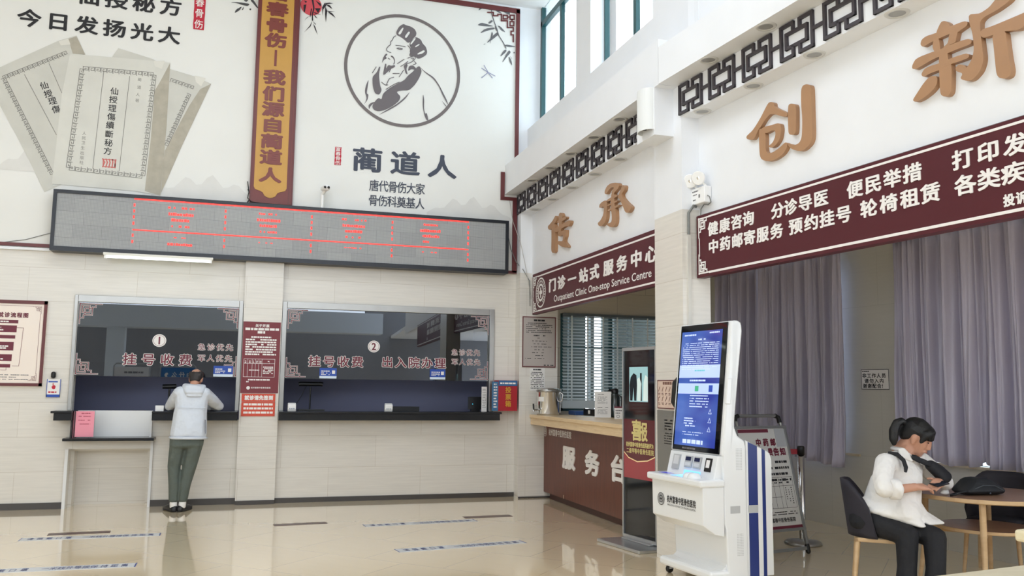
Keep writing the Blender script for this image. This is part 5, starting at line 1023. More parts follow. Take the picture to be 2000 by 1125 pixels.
# reader panel, tilted back a little
MB().prism(KS, [(.06, .80), (.14, .80), (.14, .985), (.105, .985)], .03, .68).build('reader_panel', kw, t, bevel=.006)
e1 = (Vector((.045, .185))).normalized()
PF = Frame(KS.pt(.0589, .80, 0), w_, d_*e1.x+Vector((0, 0, e1.y)), (-d_*e1.y+Vector((0, 0, e1.x))))
rd = MB()
for a, b, c, d in ((.10, .20, .045, .165),): rd.fbox(PF, a, b, c, d, 0, .008)
o = rd.build('receipt_slot', kg, t); m = MB(); m.fbox(PF, .115, .185, .085, .155, .008, .009); m.build('slot_window', M('slot_pale', (205, 206, 208), .3), o)
for u in (.275, .395):
    o = MB().fbox(PF, u, u+.095, .07, .165, 0, .012).build('card_reader', kg, t, bevel=.004)
    MB().fbox(PF, u+.012, u+.083, .125, .155, .012, .014).build('reader_display', M('reader_navy', (22, 30, 70), .2), o)
    MB().fbox(PF, u+.012, u+.083, .085, .112, .012, .013).build('reader_slot', M('slot_pale', (205, 206, 208), .3), o)
o = MB().fbox(PF, .545, .625, .06, .165, 0, .006).build('code_scanner', black_plastic, t); MB().fbox(PF, .56, .605, .09, .15, .006, .0075).build('scanner_window', paper, o)
sg = M('scanner_glow', (120, 180, 240), .3, emit=(110, 175, 250), estr=1.6)
tag(MB().fbox(PF, .28, .50, .004, .05, 0, .004).build('scan_light', sg, t), 'glowing blue document scanner')
TT = Frame(KS.pt(0, .8125, 0), w_, -d_, (0, 0, 1))
MB().fbox(TT, .29, .46, -.05, .07, 0, .001).build('scan_bed', sg, t); tag(MB().fbox(TT, .06, .19, -.03, .03, 0, .001).build('palm_pad', M('pad_blue', (70, 76, 190), .2, emit=(60, 66, 200), estr=.5), t), 'blue pad')
m = MB()
for u in (.50, .56):
    m.lathe(TT.pt(u, .03, 0), [(.055, 0), (.05, .02), (.035, .035), (.0, .04)], 20)
m.build('finger_reader', kw, t)
# leaning head with the screen
e2 = Vector((.105, 1.03)).normalized()
HF = Frame(KS.pt(.128, .985, .0), w_, d_*e2.x+Vector((0, 0, e2.y)), (-d_*e2.y+Vector((0, 0, e2.x))))
MB().fbox(HF, .0, .71, .0, 1.05, -.09, .004).build('head_housing', kw, t, bevel=.014)
sc_ = MB().fbox(HF, .035, .675, .01, 1.04, .004, .014).build('touch_screen', M('screen_glass_black', (8, 9, 12), .05), t, bevel=.004)
def screen_blue():
    m = bpy.data.materials.new('screen_blue'); m.use_nodes = True; nt = m.node_tree; b = nt.nodes['Principled BSDF']
    n = nt.nodes.new('ShaderNodeTexNoise'); n.inputs['Scale'].default_value = 2.2; tc = nt.nodes.new('ShaderNodeTexCoord'); nt.links.new(tc.outputs['Object'], n.inputs['Vector'])
    r = nt.nodes.new('ShaderNodeValToRGB'); r.color_ramp.elements[0].position = .35; r.color_ramp.elements[1].position = .65
    r.color_ramp.elements[0].color = (*lin((52, 66, 176)), 1); r.color_ramp.elements[1].color = (*lin((84, 122, 214)), 1); nt.links.new(n.outputs['Fac'], r.inputs[0])
    nt.links.new(r.outputs[0], b.inputs['Emission Color']); b.inputs['Emission Strength'].default_value = 1.0; b.inputs['Base Color'].default_value = (.01, .012, .03, 1); b.inputs['Roughness'].default_value = .06
    return m
HS = HF.off(.0145)
sp = tag(MB().fbox(HS, .06, .62, .05, .985, 0, .0006).build('screen_picture', screen_blue(), sc_), 'blue lit picture')
m = MB(); m.fbox(HS, .06, .62, .60, .705, 0, .001).fbox(HS, .06, .62, .47, .555, 0, .001); tag(m.build('screen_panel', M('screen_panel', (176, 196, 232), .1, emit=(176, 196, 232), estr=.6), sc_), 'pale screen panels')
m = MB()
dashes(m, HS, .10, .30, .955, 1, .02, .012, .002, indent=False, seed=3); dashes(m, HS, .45, .60, .965, 1, .02, .012, .002, indent=False, seed=4); dashes(m, HS, .30, .40, .915, 1, .02, .012, .002, indent=False, seed=9)
dashes(m, HS, .09, .59, .885, 14, .0165, .006, .002, seed=5); dashes(m, HS, .24, .50, .455, 5, .022, .008, .002, indent=False, seed=6); dashes(m, HS, .22, .46, .578, 1, .02, .014, .002, indent=False, seed=7)
dashes(m, HS, .18, .34, .27, 4, .02, .010, .002, indent=False, seed=8); dashes(m, HS, .17, .45, .16, 2, .02, .006, .002, indent=False, seed=10)
for u, v in ((.53, .33), (.53, .26), (.53, .19)): m.line(HS, [(u-.02, v-.015), (u, v+.02), (u+.02, v-.015)], .004, .002, closed=True)
dashes(m, HS, .18, .46, .085, 1, .02, .032, .002, indent=False, fill=1, seed=11)
m.build('screen_text', M('screen_text', (190, 206, 240), .1, emit=(190, 206, 240), estr=.7), sc_)
m = MB(); m.fbox(HS, .30, .35, .49, .535, .001, .002); m.build('green_icon', M('icon_green', (70, 170, 130), .2, emit=(70, 170, 130), estr=.5), sc_)
m = MB(); m.fbox(HS, .49, .54, .488, .54, .001, .002); m.build('navy_icon', M('icon_navy', (40, 70, 170), .2, emit=(40, 70, 170), estr=.5), sc_)
m = MB(); dashes(m, HS, .28, .42, .66, 1, .02, .012, .002, indent=False, seed=12); m.build('teal_text', M('icon_teal', (110, 190, 200), .2, emit=(110, 190, 200), estr=.5), sc_)
m = MB(); dashes(m, HF, .18, .40, .03, 1, .02, .014, .0146, indent=False, seed=13); m.build('bezel_icons', grey_print, sc_)
MB().fbox(HF, .70, .724, .40, .60, -.03, .012).build('handset_holder', kw, t, bevel=.005)
MB().hull([(HF.pt(-.03, .40, -.01), .025), (HF.pt(-.03, .56, -.01), .025), (HF.pt(.0, .36, -.02), .02), (HF.pt(.0, .60, -.02), .02)]).build('phone_handset', black_plastic, t)
# ================================================================== folding notice stand and belt post
fr = M('stand_grey', (150, 152, 152), .35, metal=.6)
bot = Vector((5.06, 7.0, 0)); ud = Vector((math.cos(math.radians(12)), math.sin(math.radians(12)), 0)); back = Vector((-ud.y, ud.x, 0))
lean = (Vector((0, 0, 1.15))+back*.27); L_ = lean.length; lv = lean.normalized()
AF = Frame(bot-ud*.66, ud, lv, ud.cross(lv))
t = thing('folding_notice_stand', 'grey folding notice stand with Chinese medicine mailing notice behind the kiosk', 'notice stand', (4.8, 7.1, 0))
m = MB(); m.fbox(AF, 0, .03, .04, L_, -.015, .015).fbox(AF, .63, .66, .04, L_, -.015, .015).fbox(AF, .0, .66, L_-.025, L_, -.015, .02).fbox(AF, 0, .66, .21, .235, -.015, .02).fbox(AF, .03, .63, .035, .065, -.012, .012); m.build('front_frame', fr, t, bevel=.003)
MB().tube([AF.pt(.05, L_, 0), AF.pt(.05, L_+.07, -.01), AF.pt(.08, L_+.1, -.01), AF.pt(.58, L_+.1, -.01), AF.pt(.61, L_+.07, -.01), AF.pt(.61, L_, 0)], .016, 10).build('top_handle', fr, t)
m = MB()
for u in (.07, .585): m.tube([AF.pt(u-.03, L_+.05, -.01), AF.pt(u-.015, L_+.09, -.01), AF.pt(u+.02, L_+.1, -.01)] if u < .3 else [AF.pt(u-.02, L_+.1, -.01), AF.pt(u+.02, L_+.085, -.01), AF.pt(u+.027, L_+.03, -.01)], .022, 10)
m.build('corner_grip', black_plastic, t)
m = MB()
top = AF.pt(0, L_-.05, -.03)
for u in (.03, .63): 
    a = AF.pt(u, L_-.03, -.03); b = Vector((a.x, a.y, 0))+back*.32+Vector((0, 0, .02)); m.tube([a, b], .014, 8)
a1 = AF.pt(.03, L_-.03, -.03); m.tube([Vector((a1.x, a1.y, .06))+back*.31, Vector((a1.x, a1.y, .06))+back*.31+ud*.6], .012, 8)
m.build('rear_frame', fr, t)
m = MB()
for u in (.015, .645):
    m.hull([(AF.pt(u, .02, 0), .024), (AF.pt(u, .07, 0), .024)])
    a = AF.pt(u, L_-.03, -.03); m.hull([(Vector((a.x, a.y, .024))+back*.32, .024), (Vector((a.x, a.y, .06))+back*.31, .022)])
m.build('rubber_foot', black_plastic, t)
ps = MB().fbox(AF, .03, .63, .235, L_-.025, -.004, .006).build('notice_panel', M('notice_panel', (206, 206, 204), .4), t)
Pn = AF.off(.0065); m = MB(); m.fbox(Pn, .03, .42, L_-.062, L_-.03, 0, .001).fbox(Pn, .03, .63, .237, .262, 0, .001)
m.build('maroon_band', maroon_print, ps)
m = MB(); row(m, '中药邮', Pn, .27, .455, L_-.155, .07, .075, .001, bold=.05); row(m, '告知', Pn, .475, .56, L_-.245, .075, .075, .001, bold=.05); row(m, '费', Pn, .40, .40, L_-.245, .06, .075, .001, bold=.05); m.build('headline', maroon_print, ps)
m = MB(); dashes(m, Pn, .08, .60, L_-.34, 4, .055, .022, .001, seed=33)
m.line(Pn, [(.06, .70), (.61, .70), (.61, .42), (.06, .42)], .003, .001, closed=True); m.line(Pn, [(.06, .62), (.61, .62)], .003, .001); m.line(Pn, [(.06, .52), (.45, .52)], .003, .001)
for x in (.2, .3, .36, .43, .48): m.line(Pn, [(x, .70), (x, .42)], .003, .001)
for x in (.33, .395, .455, .55): dashes(m, Pn, x-.02, x+.02, .675, 2, .025, .014, .001, indent=False, seed=int(x*700))
for x in (.50, .535, .57): dashes(m, Pn, x, x+.012, .60, 8, .02, .009, .001, indent=False, seed=int(x*800))
dashes(m, Pn, .1, .60, .385, 2, .02, .008, .001, seed=36); row(m, '杭州富春中医骨伤医院', Pn, .20, .54, .315, .038, .042, .001, bold=.02)
m.build('notice_print', ink, ps)
MB().fbox(Pn, .50, .63, L_-.20, L_-.03, 0, .002).build('pale_patch', M('pale_patch', (176, 180, 186), .3), ps)
t = thing('belt_post', 'steel belt barrier post on a round base behind the notice stand', 'barrier post', (5.29, 7.42, 0))
MB().lathe((5.29, 7.42, 0), [(0, 0), (.175, 0), (.178, .012), (.165, .03), (.05, .045), (0, .045)], 36).build('base', steel, t)
MB().lathe((5.29, 7.42, .04), [(.032, 0), (.032, .84), (.0, .84)], 20).build('post', chrome, t)
MB().lathe((5.29, 7.42, .86), [(.0, 0), (.036, 0), (.036, .075), (.03, .085), (0, .085)], 20).build('belt_head', black_plastic, t)
tag(MB().fbox(Frame((5.26, 7.43, 0), (-.97, .24, 0), (0, 0, 1), (0, -1, 0)), 0, .9, .865, .915, -.002, .002).build('belt', M('belt_red', (150, 18, 40), .5), t), 'dark red belt')
# ================================================================== floor strips
def strip(x, y, deg, L, w, label, txt):
    F = floor_frame(x, y, deg)
    if not txt:
        return tag(MB().fbox(F, 0, L, -w/2, w/2, 0, .002).build('floor_strip', M('strip_brown', (74, 44, 44), .3)), label, 'floor marking', 'dark floor strips')
    t = thing('floor_strip', label, 'floor marking', (x, y, 0), 'white distance strips on the floor')
    MB().fbox(F, 0, L, -w/2, w/2, 0, .002).build('strip_base', M('strip_white', (206, 208, 210), .3), t)
    m = MB()
    for a, s, b in ((.09, '请佩戴口罩', .42), (.57, '一米线外等候', .87), (.93, '保持距离', 1.16)): row(m, s, F, a*L/1.25, b*L/1.25, 0, .058, .115, .0025, bold=.008)
    m.fbox(F, L-.012, L, -w/2, w/2, .002, .0025).fbox(F, 0, .008, -w/2, w/2, .002, .0025); m.build('lettering', M('strip_blue', (54, 70, 130), .4), t)
strip(-1.76, 9.63, 4, .56, .13, 'dark floor strip left of the man, below the low counter', False)
strip(.38, 9.72, 6, .56, .13, 'dark floor strip in front of the wide counter window', False)
strip(2.48, 9.80, 3, .57, .14, 'dark floor strip nearest the service desk', False)
strip(-1.95, 9.38, .5, 1.24, .165, 'white lettered floor strip just before the left dark strip', True)
strip(-2.01, 7.90, 0, 1.24, .165, 'white lettered floor strip nearest the camera at lower left', True)
strip(1.30, 9.47, 5, 1.26, .165, 'white lettered floor strip just before the right dark strip', True)
strip(1.40, 8.0, 8, 1.28, .165, 'white lettered floor strip nearest the display stand base', True)
# ================================================================== curtains
cur = M('curtain_satin', (186, 182, 202), .32, sheen=.3, bump=.05, bscale=60)
def curtain(s0, s1, z0f, z1, off, folds, seed, label, edge=lambda b: 0):
    R = random.Random(seed); F = CURT(-off); nu, nv = 170, 22; vs = []; fs = []
    ph = [R.uniform(0, 6) for _ in range(6)]; fr = [folds*R.uniform(.75, 1.3) for _ in range(3)]
    for j in range(nv+1):
        b = j/nv
        for i in range(nu+1):
            a = i/nu; z0 = z0f(a)
            amp = .042+.018*(1-b)
            q = a+.012*math.sin(3*b+ph[5]+a*7)*(1-b)
            n = amp*(math.sin(2*PI*fr[0]*q+ph[0])+.55*math.sin(2*PI*fr[1]*1.9*q+ph[1]+b)+.38*math.sin(2*PI*fr[2]*3.7*q+ph[2]-b*2))
            vs.append(F.pt(s0+(s1-s0-edge(b))*a+.01*math.sin(2*PI*fr[1]*q+ph[3]), z0+(z1-z0)*b, n))
    for j in range(nv):
        for i in range(nu): k = j*(nu+1)+i; fs.append((k, k+1, k+nu+2, k+nu+1))
    m = MB(); m.add(vs, fs, True); o = m.build('curtain', cur, None, recalc=False)
    s = o.modifiers.new('thick', 'SOLIDIFY'); s.thickness = .004
    return tag(o, label, 'curtain', 'grey curtains')
curtain(-1.62, -.66, lambda a: .80-.02*a, 3.02, .10, 7, 3, 'grey satin curtain panel just right of the kiosk screen')
curtain(-.66, .79, lambda a: .80-.13*a, 3.02, .19, 9, 5, 'grey satin curtain panel with sagging hem left of the white wall sign', lambda b: .05*max(0, (.22-b)/.22))
curtain(1.44, 3.05, lambda a: .72+.095*min(1, a*2.2)+.05*max(0, math.cos(a*21))**8, 3.02, .11, 8, 11, 'grey satin curtain right of the white wall sign, behind the woman')
curtain(3.0, 4.75, lambda a: .80+.05*max(0, math.cos(a*17))**8, 3.02, .21, 8, 17, 'grey satin curtain panel at the right edge above the backpack')
F = CURT(-.004)
t = thing('wall_notice', 'white staff-only notice on the grey wall between the curtains', 'notice', F.pt(1.0, 1.5, 0))
sg0 = .848
MB().fbox(F, .855, 1.24, 1.508, 1.722, 0, .006).build('sheet', paper, t)
m = MB(); m.line(F, [(.858, 1.511), (1.237, 1.511), (1.237, 1.719), (.858, 1.719)], .006, .007, closed=True); row(m, '非工作人员', F, .90, 1.17, 1.655, .06, .05, .007, bold=.03); row(m, '请勿入内', F, .93, 1.14, 1.60, .06, .05, .007, bold=.03); row(m, '谢谢配合!', F, .905, 1.17, 1.547, .06, .05, .007, bold=.03); dashes(m, F, .87, .97, 1.70, 1, .02, .010, .007, indent=False, seed=4)
m.build('lettering', ink, t)
# ================================================================== round table and chairs
oak = wood_mat('light_oak', (192, 160, 120), (208, 178, 138), .4, (3, 3, 14)); oak_top = wood_mat('oak_top', (142, 110, 90), (158, 124, 102), .35, (14, 3, 3))
TC = Vector((5.53, 5.44, 0))
t = thing('round_table', 'round light wood two-tier table beside the seated woman', 'table', TC)
tp = MB().lathe(TC+Vector((0, 0, .685)), [(0, 0), (.51, 0), (.53, .008), (.53, .0345), (0, .0345)], 64, smooth=False).build('tabletop', oak, t)
MB().lathe(TC+Vector((0, 0, .7195)), [(.527, 0), (.527, .0008), (0, .0009)], 64, smooth=False).build('top_veneer', oak_top, tp)
sh = MB().lathe(TC+Vector((0, 0, .445)), [(0, 0), (.33, 0), (.34, .006), (.34, .026), (0, .026)], 56, smooth=False).build('lower_shelf', oak, t)
MB().lathe(TC+Vector((0, 0, .471)), [(.337, 0), (.337, .0008), (0, .0009)], 56, smooth=False).build('shelf_veneer', oak_top, sh)
for k in range(4):
    a = math.radians(222+90*k); dv = Vector((math.cos(a), math.sin(a), 0))
    MB().tube([TC+dv*r+Vector((0, 0, z)) for r, z in ((.42, .69), (.425, .5), (.43, .36), (.455, .18), (.485, 0.0))], .02, 12, radii=[.024, .024, .022, .019, .015]).build('leg', oak, t)
m = MB()
for k in range(2):
    a = math.radians(222+90*k); dv = Vector((math.cos(a), math.sin(a), 0)); q = Vector((-dv.y, dv.x, 0))*.014
    P = TC-dv*.42; Q = TC+dv*.42
    m.add([P-q+Vector((0, 0, .405)), P+q+Vector((0, 0, .405)), Q+q+Vector((0, 0, .405)), Q-q+Vector((0, 0, .405)), P-q+Vector((0, 0, .443)), P+q+Vector((0, 0, .443)), Q+q+Vector((0, 0, .443)), Q-q+Vector((0, 0, .443))], [(0, 1, 2, 3), (4, 7, 6, 5), (0, 4, 5, 1), (1, 5, 6, 2), (2, 6, 7, 3), (3, 7, 4, 0)])
m.build('cross_rail', oak, t)
fabric = M('chair_fabric', (40, 38, 48), .7, bump=.06, bscale=300, noise=.08, nscale=12)
def chair(loc, rz, label, fab, back_h=.82):
    t = thing('side_chair', label, 'chair', (0, 0, 0), 'padded chairs with wooden legs')
    # faces local +y; shell: bucket back wrapping a cushion
    seat = MB().hull([((-.15, .15, .44), (.05, .05, .03)), ((.15, .15, .44), (.05, .05, .03)), ((-.13, -.10, .44), (.05, .05, .03)), ((.13, -.10, .44), (.05, .05, .03)), ((0, -.15, .44), (.06, .05, .03))]).build('seat', fab, t)
    m = MB(); nu, nv = 22, 8; R0 = .245
    def sp(a, b, o):
        th = math.radians(-172+164*(a)); top = .10+.31*min(1, math.sin(PI*a)*1.25)**.55
        r = R0+.03*b+o
        return (r*math.cos(th)*1.0, r*math.sin(th)*.95+.0-.02*b, .415+top*b)
    vs = [sp(i/nu, j/nv, o) for o in (0, -.028) for j in range(nv+1) for i in range(nu+1)]; K = (nu+1)*(nv+1); fs = []
    for j in range(nv):
        for i in range(nu):
            k = j*(nu+1)+i; fs += [(k, k+1, k+nu+2, k+nu+1), (K+k, K+k+nu+1, K+k+nu+2, K+k+1)]
    for i in range(nu): fs += [(nv*(nu+1)+i, nv*(nu+1)+i+1, K+nv*(nu+1)+i+1, K+nv*(nu+1)+i), (i, K+i, K+i+1, i+1)]
    for j in range(nv):
        k = j*(nu+1); fs += [(k, k+nu+1, K+k+nu+1, K+k), (k+nu, K+k+nu, K+k+2*nu+1, k+2*nu+1)]
    m.add(vs, fs, True); m.build('backrest', fab, t)
    m = MB(); m.box(-.21, .21, .16, .19, .385, .415).box(-.21, .21, -.19, -.16, .385, .415).box(-.21, -.18, -.19, .19, .385, .415).box(.18, .21, -.19, .19, .385, .415); m.build('seat_frame', oak, t, bevel=.006)
    for sx in (-1, 1):
        for sy in (-1, 1): MB().tube([(sx*.185, sy*.165, .41), (sx*.20, sy*.185, .2), (sx*.215, sy*.205, 0)], .016, 10, radii=[.02, .017, .013]).build('leg', oak, t)
    t.location = loc; t.rotation_euler = (0, 0, rz)
    return t
ch = chair((4.66, 5.57, 0), math.radians(-128), 'dark padded chair with wooden legs the woman sits on', fabric)
ch2 = dup(ch, 'dark padded chair behind the round table, partly hidden by it', (6.02, 5.80, 0), math.radians(118))
# near tables at the lower right
birch = wood_mat('birch', (196, 186, 160), (208, 198, 174), .5, (3, 12, 3))
F = floor_frame(2.70, 2.99, 8.6)
t = thing('near_table', 'pale wooden table edge at the bottom right corner of the view', 'table', F.pt(.6, -.3, 0))
MB().fbox(F, -.25, 1.3, -.75, 0, .70, .74).build('tabletop', birch, t, bevel=.004)
for u, v in ((-.2, -.70), (1.25, -.70), (-.2, -.05), (1.25, -.05)): MB().fbox(F, u-.03, u+.03, v-.03, v+.03, 0, .70).build('leg', birch, t)
F = floor_frame(4.14, 3.885, 10)
t = thing('near_table', 'small pale wooden table corner at the right edge above a grey seat', 'table', F.pt(.4, -.2, 0))
MB().fbox(F, 0, .9, -.5, 0, .675, .74).build('tabletop', M('birch_light', (232, 222, 190), .5, noise=.04), t, bevel=.015)
for u, v in ((.12, -.45), (.85, -.45), (.12, -.1), (.85, -.1)): MB().fbox(F, u-.025, u+.025, v-.025, v+.025, 0, .675).build('leg', birch, t)
t = thing('grey_stool', 'grey rounded seat tucked under the table at the right edge', 'stool', F.pt(.32, -.28, 0))
MB().lathe(F.pt(.33, -.27, .0), [(0, .36), (.19, .36), (.23, .40), (.24, .50), (.23, .585), (.19, .62), (0, .63)], 36).build('seat', M('grey_shell', (150, 150, 154), .4), t)
for k in range(4):
    a = k*PI/2+.78; c = F.pt(.33, -.27, 0); MB().tube([c+Vector((.13*math.cos(a), .13*math.sin(a), .37)), c+Vector((.19*math.cos(a), .19*math.sin(a), 0))], .014, 10).build('leg', birch, t)
# ================================================================== people
skin = M('skin', (196, 146, 122), .5, noise=.05, nscale=30); lips = M('lips', (160, 88, 84), .5); hairm = M('black_hair', (8, 8, 11), .5, bump=.25, bscale=120)
def head_volumes(S=1.0):
    m = MB()
    m.hull([((0, -.012, .035), (.074, .092, .090)), ((0, .012, .01), (.070, .078, .075))])
    m.hull([((0, .03, -.01), (.064, .062, .06)), ((0, .042, -.062), (.048, .045, .04)), ((0, .066, -.092), (.022, .02, .018)), ((0, -.01, -.045), (.052, .05, .04))])
    m.hull([((0, .088, .02), (.011, .012, .012)), ((0, .106, -.024), (.010, .009, .009)), ((-.011, .096, -.030), .008), ((.011, .096, -.030), .008)])
    m.hull([((-.024, .083, -.055), (.010, .012, .007)), ((.024, .083, -.055), (.010, .012, .007)), ((0, .093, -.055), (.012, .012, .010))])
    for sx in (-1, 1): m.hull([((sx*.074, -.004, .008), (.009, .022, .026)), ((sx*.070, .002, -.028), (.009, .014, .016))])
    m.hull([((0, -.03, -.05), (.05, .05, .05)), ((0, -.05, -.14), (.054, .052, .04))])
    return m
def limb(m, pts): 
    for (a, ra), (b, rb) in zip(pts, pts[1:]): m.hull([(a, ra), (b, rb)])
def hand(m, wrist, f, nrm, side, curl=.5, S=1.0):
    w = Vector(wrist); f = Vector(f).normalized(); s = (Vector(side)-f*Vector(side).dot(f)).normalized(); nr = f.cross(s); nr = nr if nr.dot(Vector(nrm)) > 0 else -nr
    P = lambda a, b, c: tuple(w+f*a*S+s*b*S+nr*c*S)
    m.hull([(P(.0, 0, 0), .024*S), (P(.03, .022, 0), .016*S), (P(.085, .030, 0), .0125*S), (P(.085, -.032, 0), .0115*S), (P(.03, -.022, 0), .015*S)])
    for i, ln in enumerate((.92, 1.0, .95, .78)):
        b = .031-.0205*i; p = Vector(P(.088, b, 0)); ang = 0; q = f
        for k, L in enumerate((.042, .026, .021)):
            ang += curl*(.55, .75, .55)[k]; d = f*math.cos(ang)-nr*math.sin(ang); e = p+d*L*ln*S
            m.hull([(tuple(p), (.0092-.0008*k)*S), (tuple(e), (.0086-.0009*k)*S)]); p = e
    p = Vector(P(.025, .026, -.006)); d1 = (f*.62+s*.7-nr*.25).normalized(); e = p+d1*.046*S; m.hull([(tuple(p), .0135*S), (tuple(e), .0105*S)])
    d2 = (f*.85+s*.25-nr*.35*curl).normalized(); e2 = e+d2*.032*S; m.hull([(tuple(e), .0105*S), (tuple(e2), .0085*S)])
def face_parts(parent, Mx, brow=(.0), down=True):
    m = MB()
    for sx in (-1, 1): m.tube([(sx*.045, .073, .034), (sx*.03, .088, .040), (sx*.014, .090, .036)], .0035, 6)
    m.xf(Mx).build('eyebrow', hairm, parent)
    m = MB()
    for sx in (-1, 1): m.hull([((sx*.030, .0835, .014), (.013, .006, .0035 if down else .006))])
    m.xf(Mx).build('eye', M('eye_dark', (40, 26, 24), .3), parent)
    m = MB(); m.hull([((-.02, .089, -.057), (.006, .006, .004)), ((.02, .089, -.057), (.006, .006, .004)), ((0, .099, -.057), (.008, .006, .006))]); m.xf(Mx).build('mouth', lips, parent)
# ---- the man leaning on the counter (seen from behind)
man = thing('person', 'man in white hooded jacket and grey trousers leaning on the left counter', 'person', (-.66, 11.05, 0))
HM = Matrix.Translation((-.545, 11.16, 1.535)) @ Euler((math.radians(-26), 0, math.radians(-8)), 'XYZ').to_matrix().to_4x4()
b = head_volumes().xf(HM)
limb(b, [((-.545, 11.10, 1.44), .056), ((-.555, 11.05, 1.34), .07)])
limb(b, [((-.73, 11.06, 1.36), .05), ((-.83, 11.27, 1.21), .04), ((-.68, 11.43, 1.185), .028)])
limb(b, [((-.40, 11.06, 1.35), .05), ((-.26, 11.27, 1.21), .04), ((-.44, 11.43, 1.185), .028)])
b.hull([((-.70, 11.06, 1.34), .05), ((-.42, 11.06, 1.33), .05), ((-.57, 11.0, 1.0), (.13, .09, .1)), ((-.60, 11.0, .86), (.13, .09, .08))])
hand(b, (-.67, 11.44, 1.18), (.75, .6, -.05), (0, 0, 1), (.4, -.8, 0), .35); hand(b, (-.45, 11.44, 1.18), (-.7, .65, -.05), (0, 0, 1), (-.4, -.8, 0), .35)
limb(b, [((-.70, 11.0, .85), .08), ((-.727, 11.03, .50), .05), ((-.71, 10.99, .09), .035)]); limb(b, [((-.52, 11.0, .85), .08), ((-.556, 11.02, .50), .05), ((-.612, 10.99, .09), .035)])
organic('body', b, skin, man, .0075, 5)
j = MB()
j.hull([((-.70, 11.03, 1.375), (.06, .07, .055)), ((-.445, 11.03, 1.365), (.06, .07, .055)), ((-.56, 11.07, 1.42), (.10, .06, .045)), ((-.66, 11.04, 1.12), (.10, .12, .1)), ((-.49, 11.04, 1.12), (.10, .12, .1))])
j.hull([((-.66, 11.03, 1.15), (.11, .12, .1)), ((-.49, 11.03, 1.15), (.10, .12, .1)), ((-.66, 10.99, .88), (.135, .13, .05)), ((-.51, 10.99, .875), (.135, .13, .05)), ((-.585, 10.95, .90), (.15, .11, .06))])
limb(j, [((-.705, 11.04, 1.37), .082), ((-.775, 11.17, 1.28), .075), ((-.835, 11.285, 1.205), .056)]); limb(j, [((-.835, 11.285, 1.205), .056), ((-.73, 11.39, 1.19), .044)])
limb(j, [((-.435, 11.04, 1.36), .082), ((-.35, 11.17, 1.285), .075), ((-.265, 11.285, 1.208), .056)]); limb(j, [((-.265, 11.285, 1.208), .056), ((-.38, 11.39, 1.19), .044)])
jacket = organic('jacket', j, M('jacket_white', (208, 214, 224), .6, bump=.45, bscale=9, bdist=.05), man, .009, 5)
h = MB(); h.hull([((-.655, 11.03, 1.445), (.035, .05, .03)), ((-.455, 11.03, 1.435), (.035, .05, .03)), ((-.60, 10.955, 1.385), (.06, .04, .035)), ((-.50, 10.955, 1.38), (.06, .04, .035))])
h.hull([((-.66, 11.06, 1.455), (.03, .04, .03)), ((-.62, 10.98, 1.44), (.04, .03, .03)), ((-.50, 10.98, 1.435), (.04, .03, .03)), ((-.45, 11.06, 1.445), (.03, .04, .03))])
h.hull([((-.59, 10.945, 1.345), (.05, .022, .018)), ((-.50, 10.945, 1.343), (.05, .022, .018))])
hood = organic('hood', h, jacket.data.materials[0], man, .007, 3)
m = MB()
m.tube([(-.788, 10.99, .852), (-.765, 10.92, .851), (-.71, 10.875, .85), (-.585, 10.848, .85), (-.47, 10.872, .848), (-.405, 10.92, .846), (-.383, 10.99, .845), (-.45, 11.09, .846), (-.6, 11.115, .85), (-.74, 11.09, .852)], .016, 8, closed=True)
m.tube([(-.735, 10.93, 1.205), (-.66, 10.912, 1.20), (-.56, 10.905, 1.198), (-.47, 10.912, 1.198), (-.41, 10.93, 1.20)], .004, 6)
m.build('hem_band', jacket.data.materials[0], jacket)
tag(MB().tube([(-.405, 10.925, 1.06), (-.40, 10.91, .98), (-.395, 10.90, .90)], .005, 6).build('pocket_zip', M('zip_grey', (110, 116, 128), .4), jacket), 'grey pocket zip')
q = MB()
q.hull([((-.68, 11.0, .86), (.115, .115, .06)), ((-.52, 11.0, .86), (.115, .115, .06)), ((-.69, 10.99, .76), (.105, .115, .05)), ((-.515, 10.99, .765), (.105, .115, .05))])
limb(q, [((-.695, 10.995, .77), (.098, .105, .06)), ((-.728, 11.01, .52), (.075, .082, .06)), ((-.715, 10.99, .30), (.064, .07, .05)), ((-.712, 10.99, .13), (.056, .066, .03))])
limb(q, [((-.51, 10.995, .77), (.098, .105, .06)), ((-.556, 11.01, .52), (.085, .085, .06)), ((-.595, 10.99, .30), (.066, .072, .05)), ((-.61, 10.99, .13), (.054, .066, .03))])
organic('trousers', q, M('trousers_grey', (88, 96, 90), .75, bump=.5, bscale=10, bdist=.05), man, .009, 4)
m = MB(); m.hull([((-.712, 10.985, .10), (.042, .045, .03)), ((-.708, 10.985, .05), (.042, .05, .02))]); m.hull([((-.612, 10.985, .10), (.042, .045, .03)), ((-.616, 10.985, .05), (.042, .05, .02))]); m.build('sock', paper, man)
shoe = M('black_shoe', (20, 20, 24), .45)
for x0, x1 in ((-.700, -.79), (-.632, -.555)):
    m = MB(); m.hull([((x0, 10.955, .03), (.040, .038, .03)), ((x0, 10.97, .045), (.042, .045, .03)), ((x1, 11.15, .028), (.048, .055, .026)), (((x0+x1)/2, 11.06, .05), (.045, .05, .035))]); m.hull([((x0, 10.96, .012), (.045, .045, .012)), ((x1, 11.15, .012), (.052, .06, .012))]); m.build('shoe', shoe, man)
hm = MB(); hm.hull([((0, -.035, .022), (.078, .074, .068)), ((0, -.05, -.025), (.066, .05, .045))]); hm.hull([((-.055, .01, .03), (.026, .055, .045)), ((-.05, -.05, .03), (.03, .045, .05))]); hm.hull([((.055, .01, .03), (.026, .055, .045)), ((.05, -.05, .03), (.03, .045, .05))])
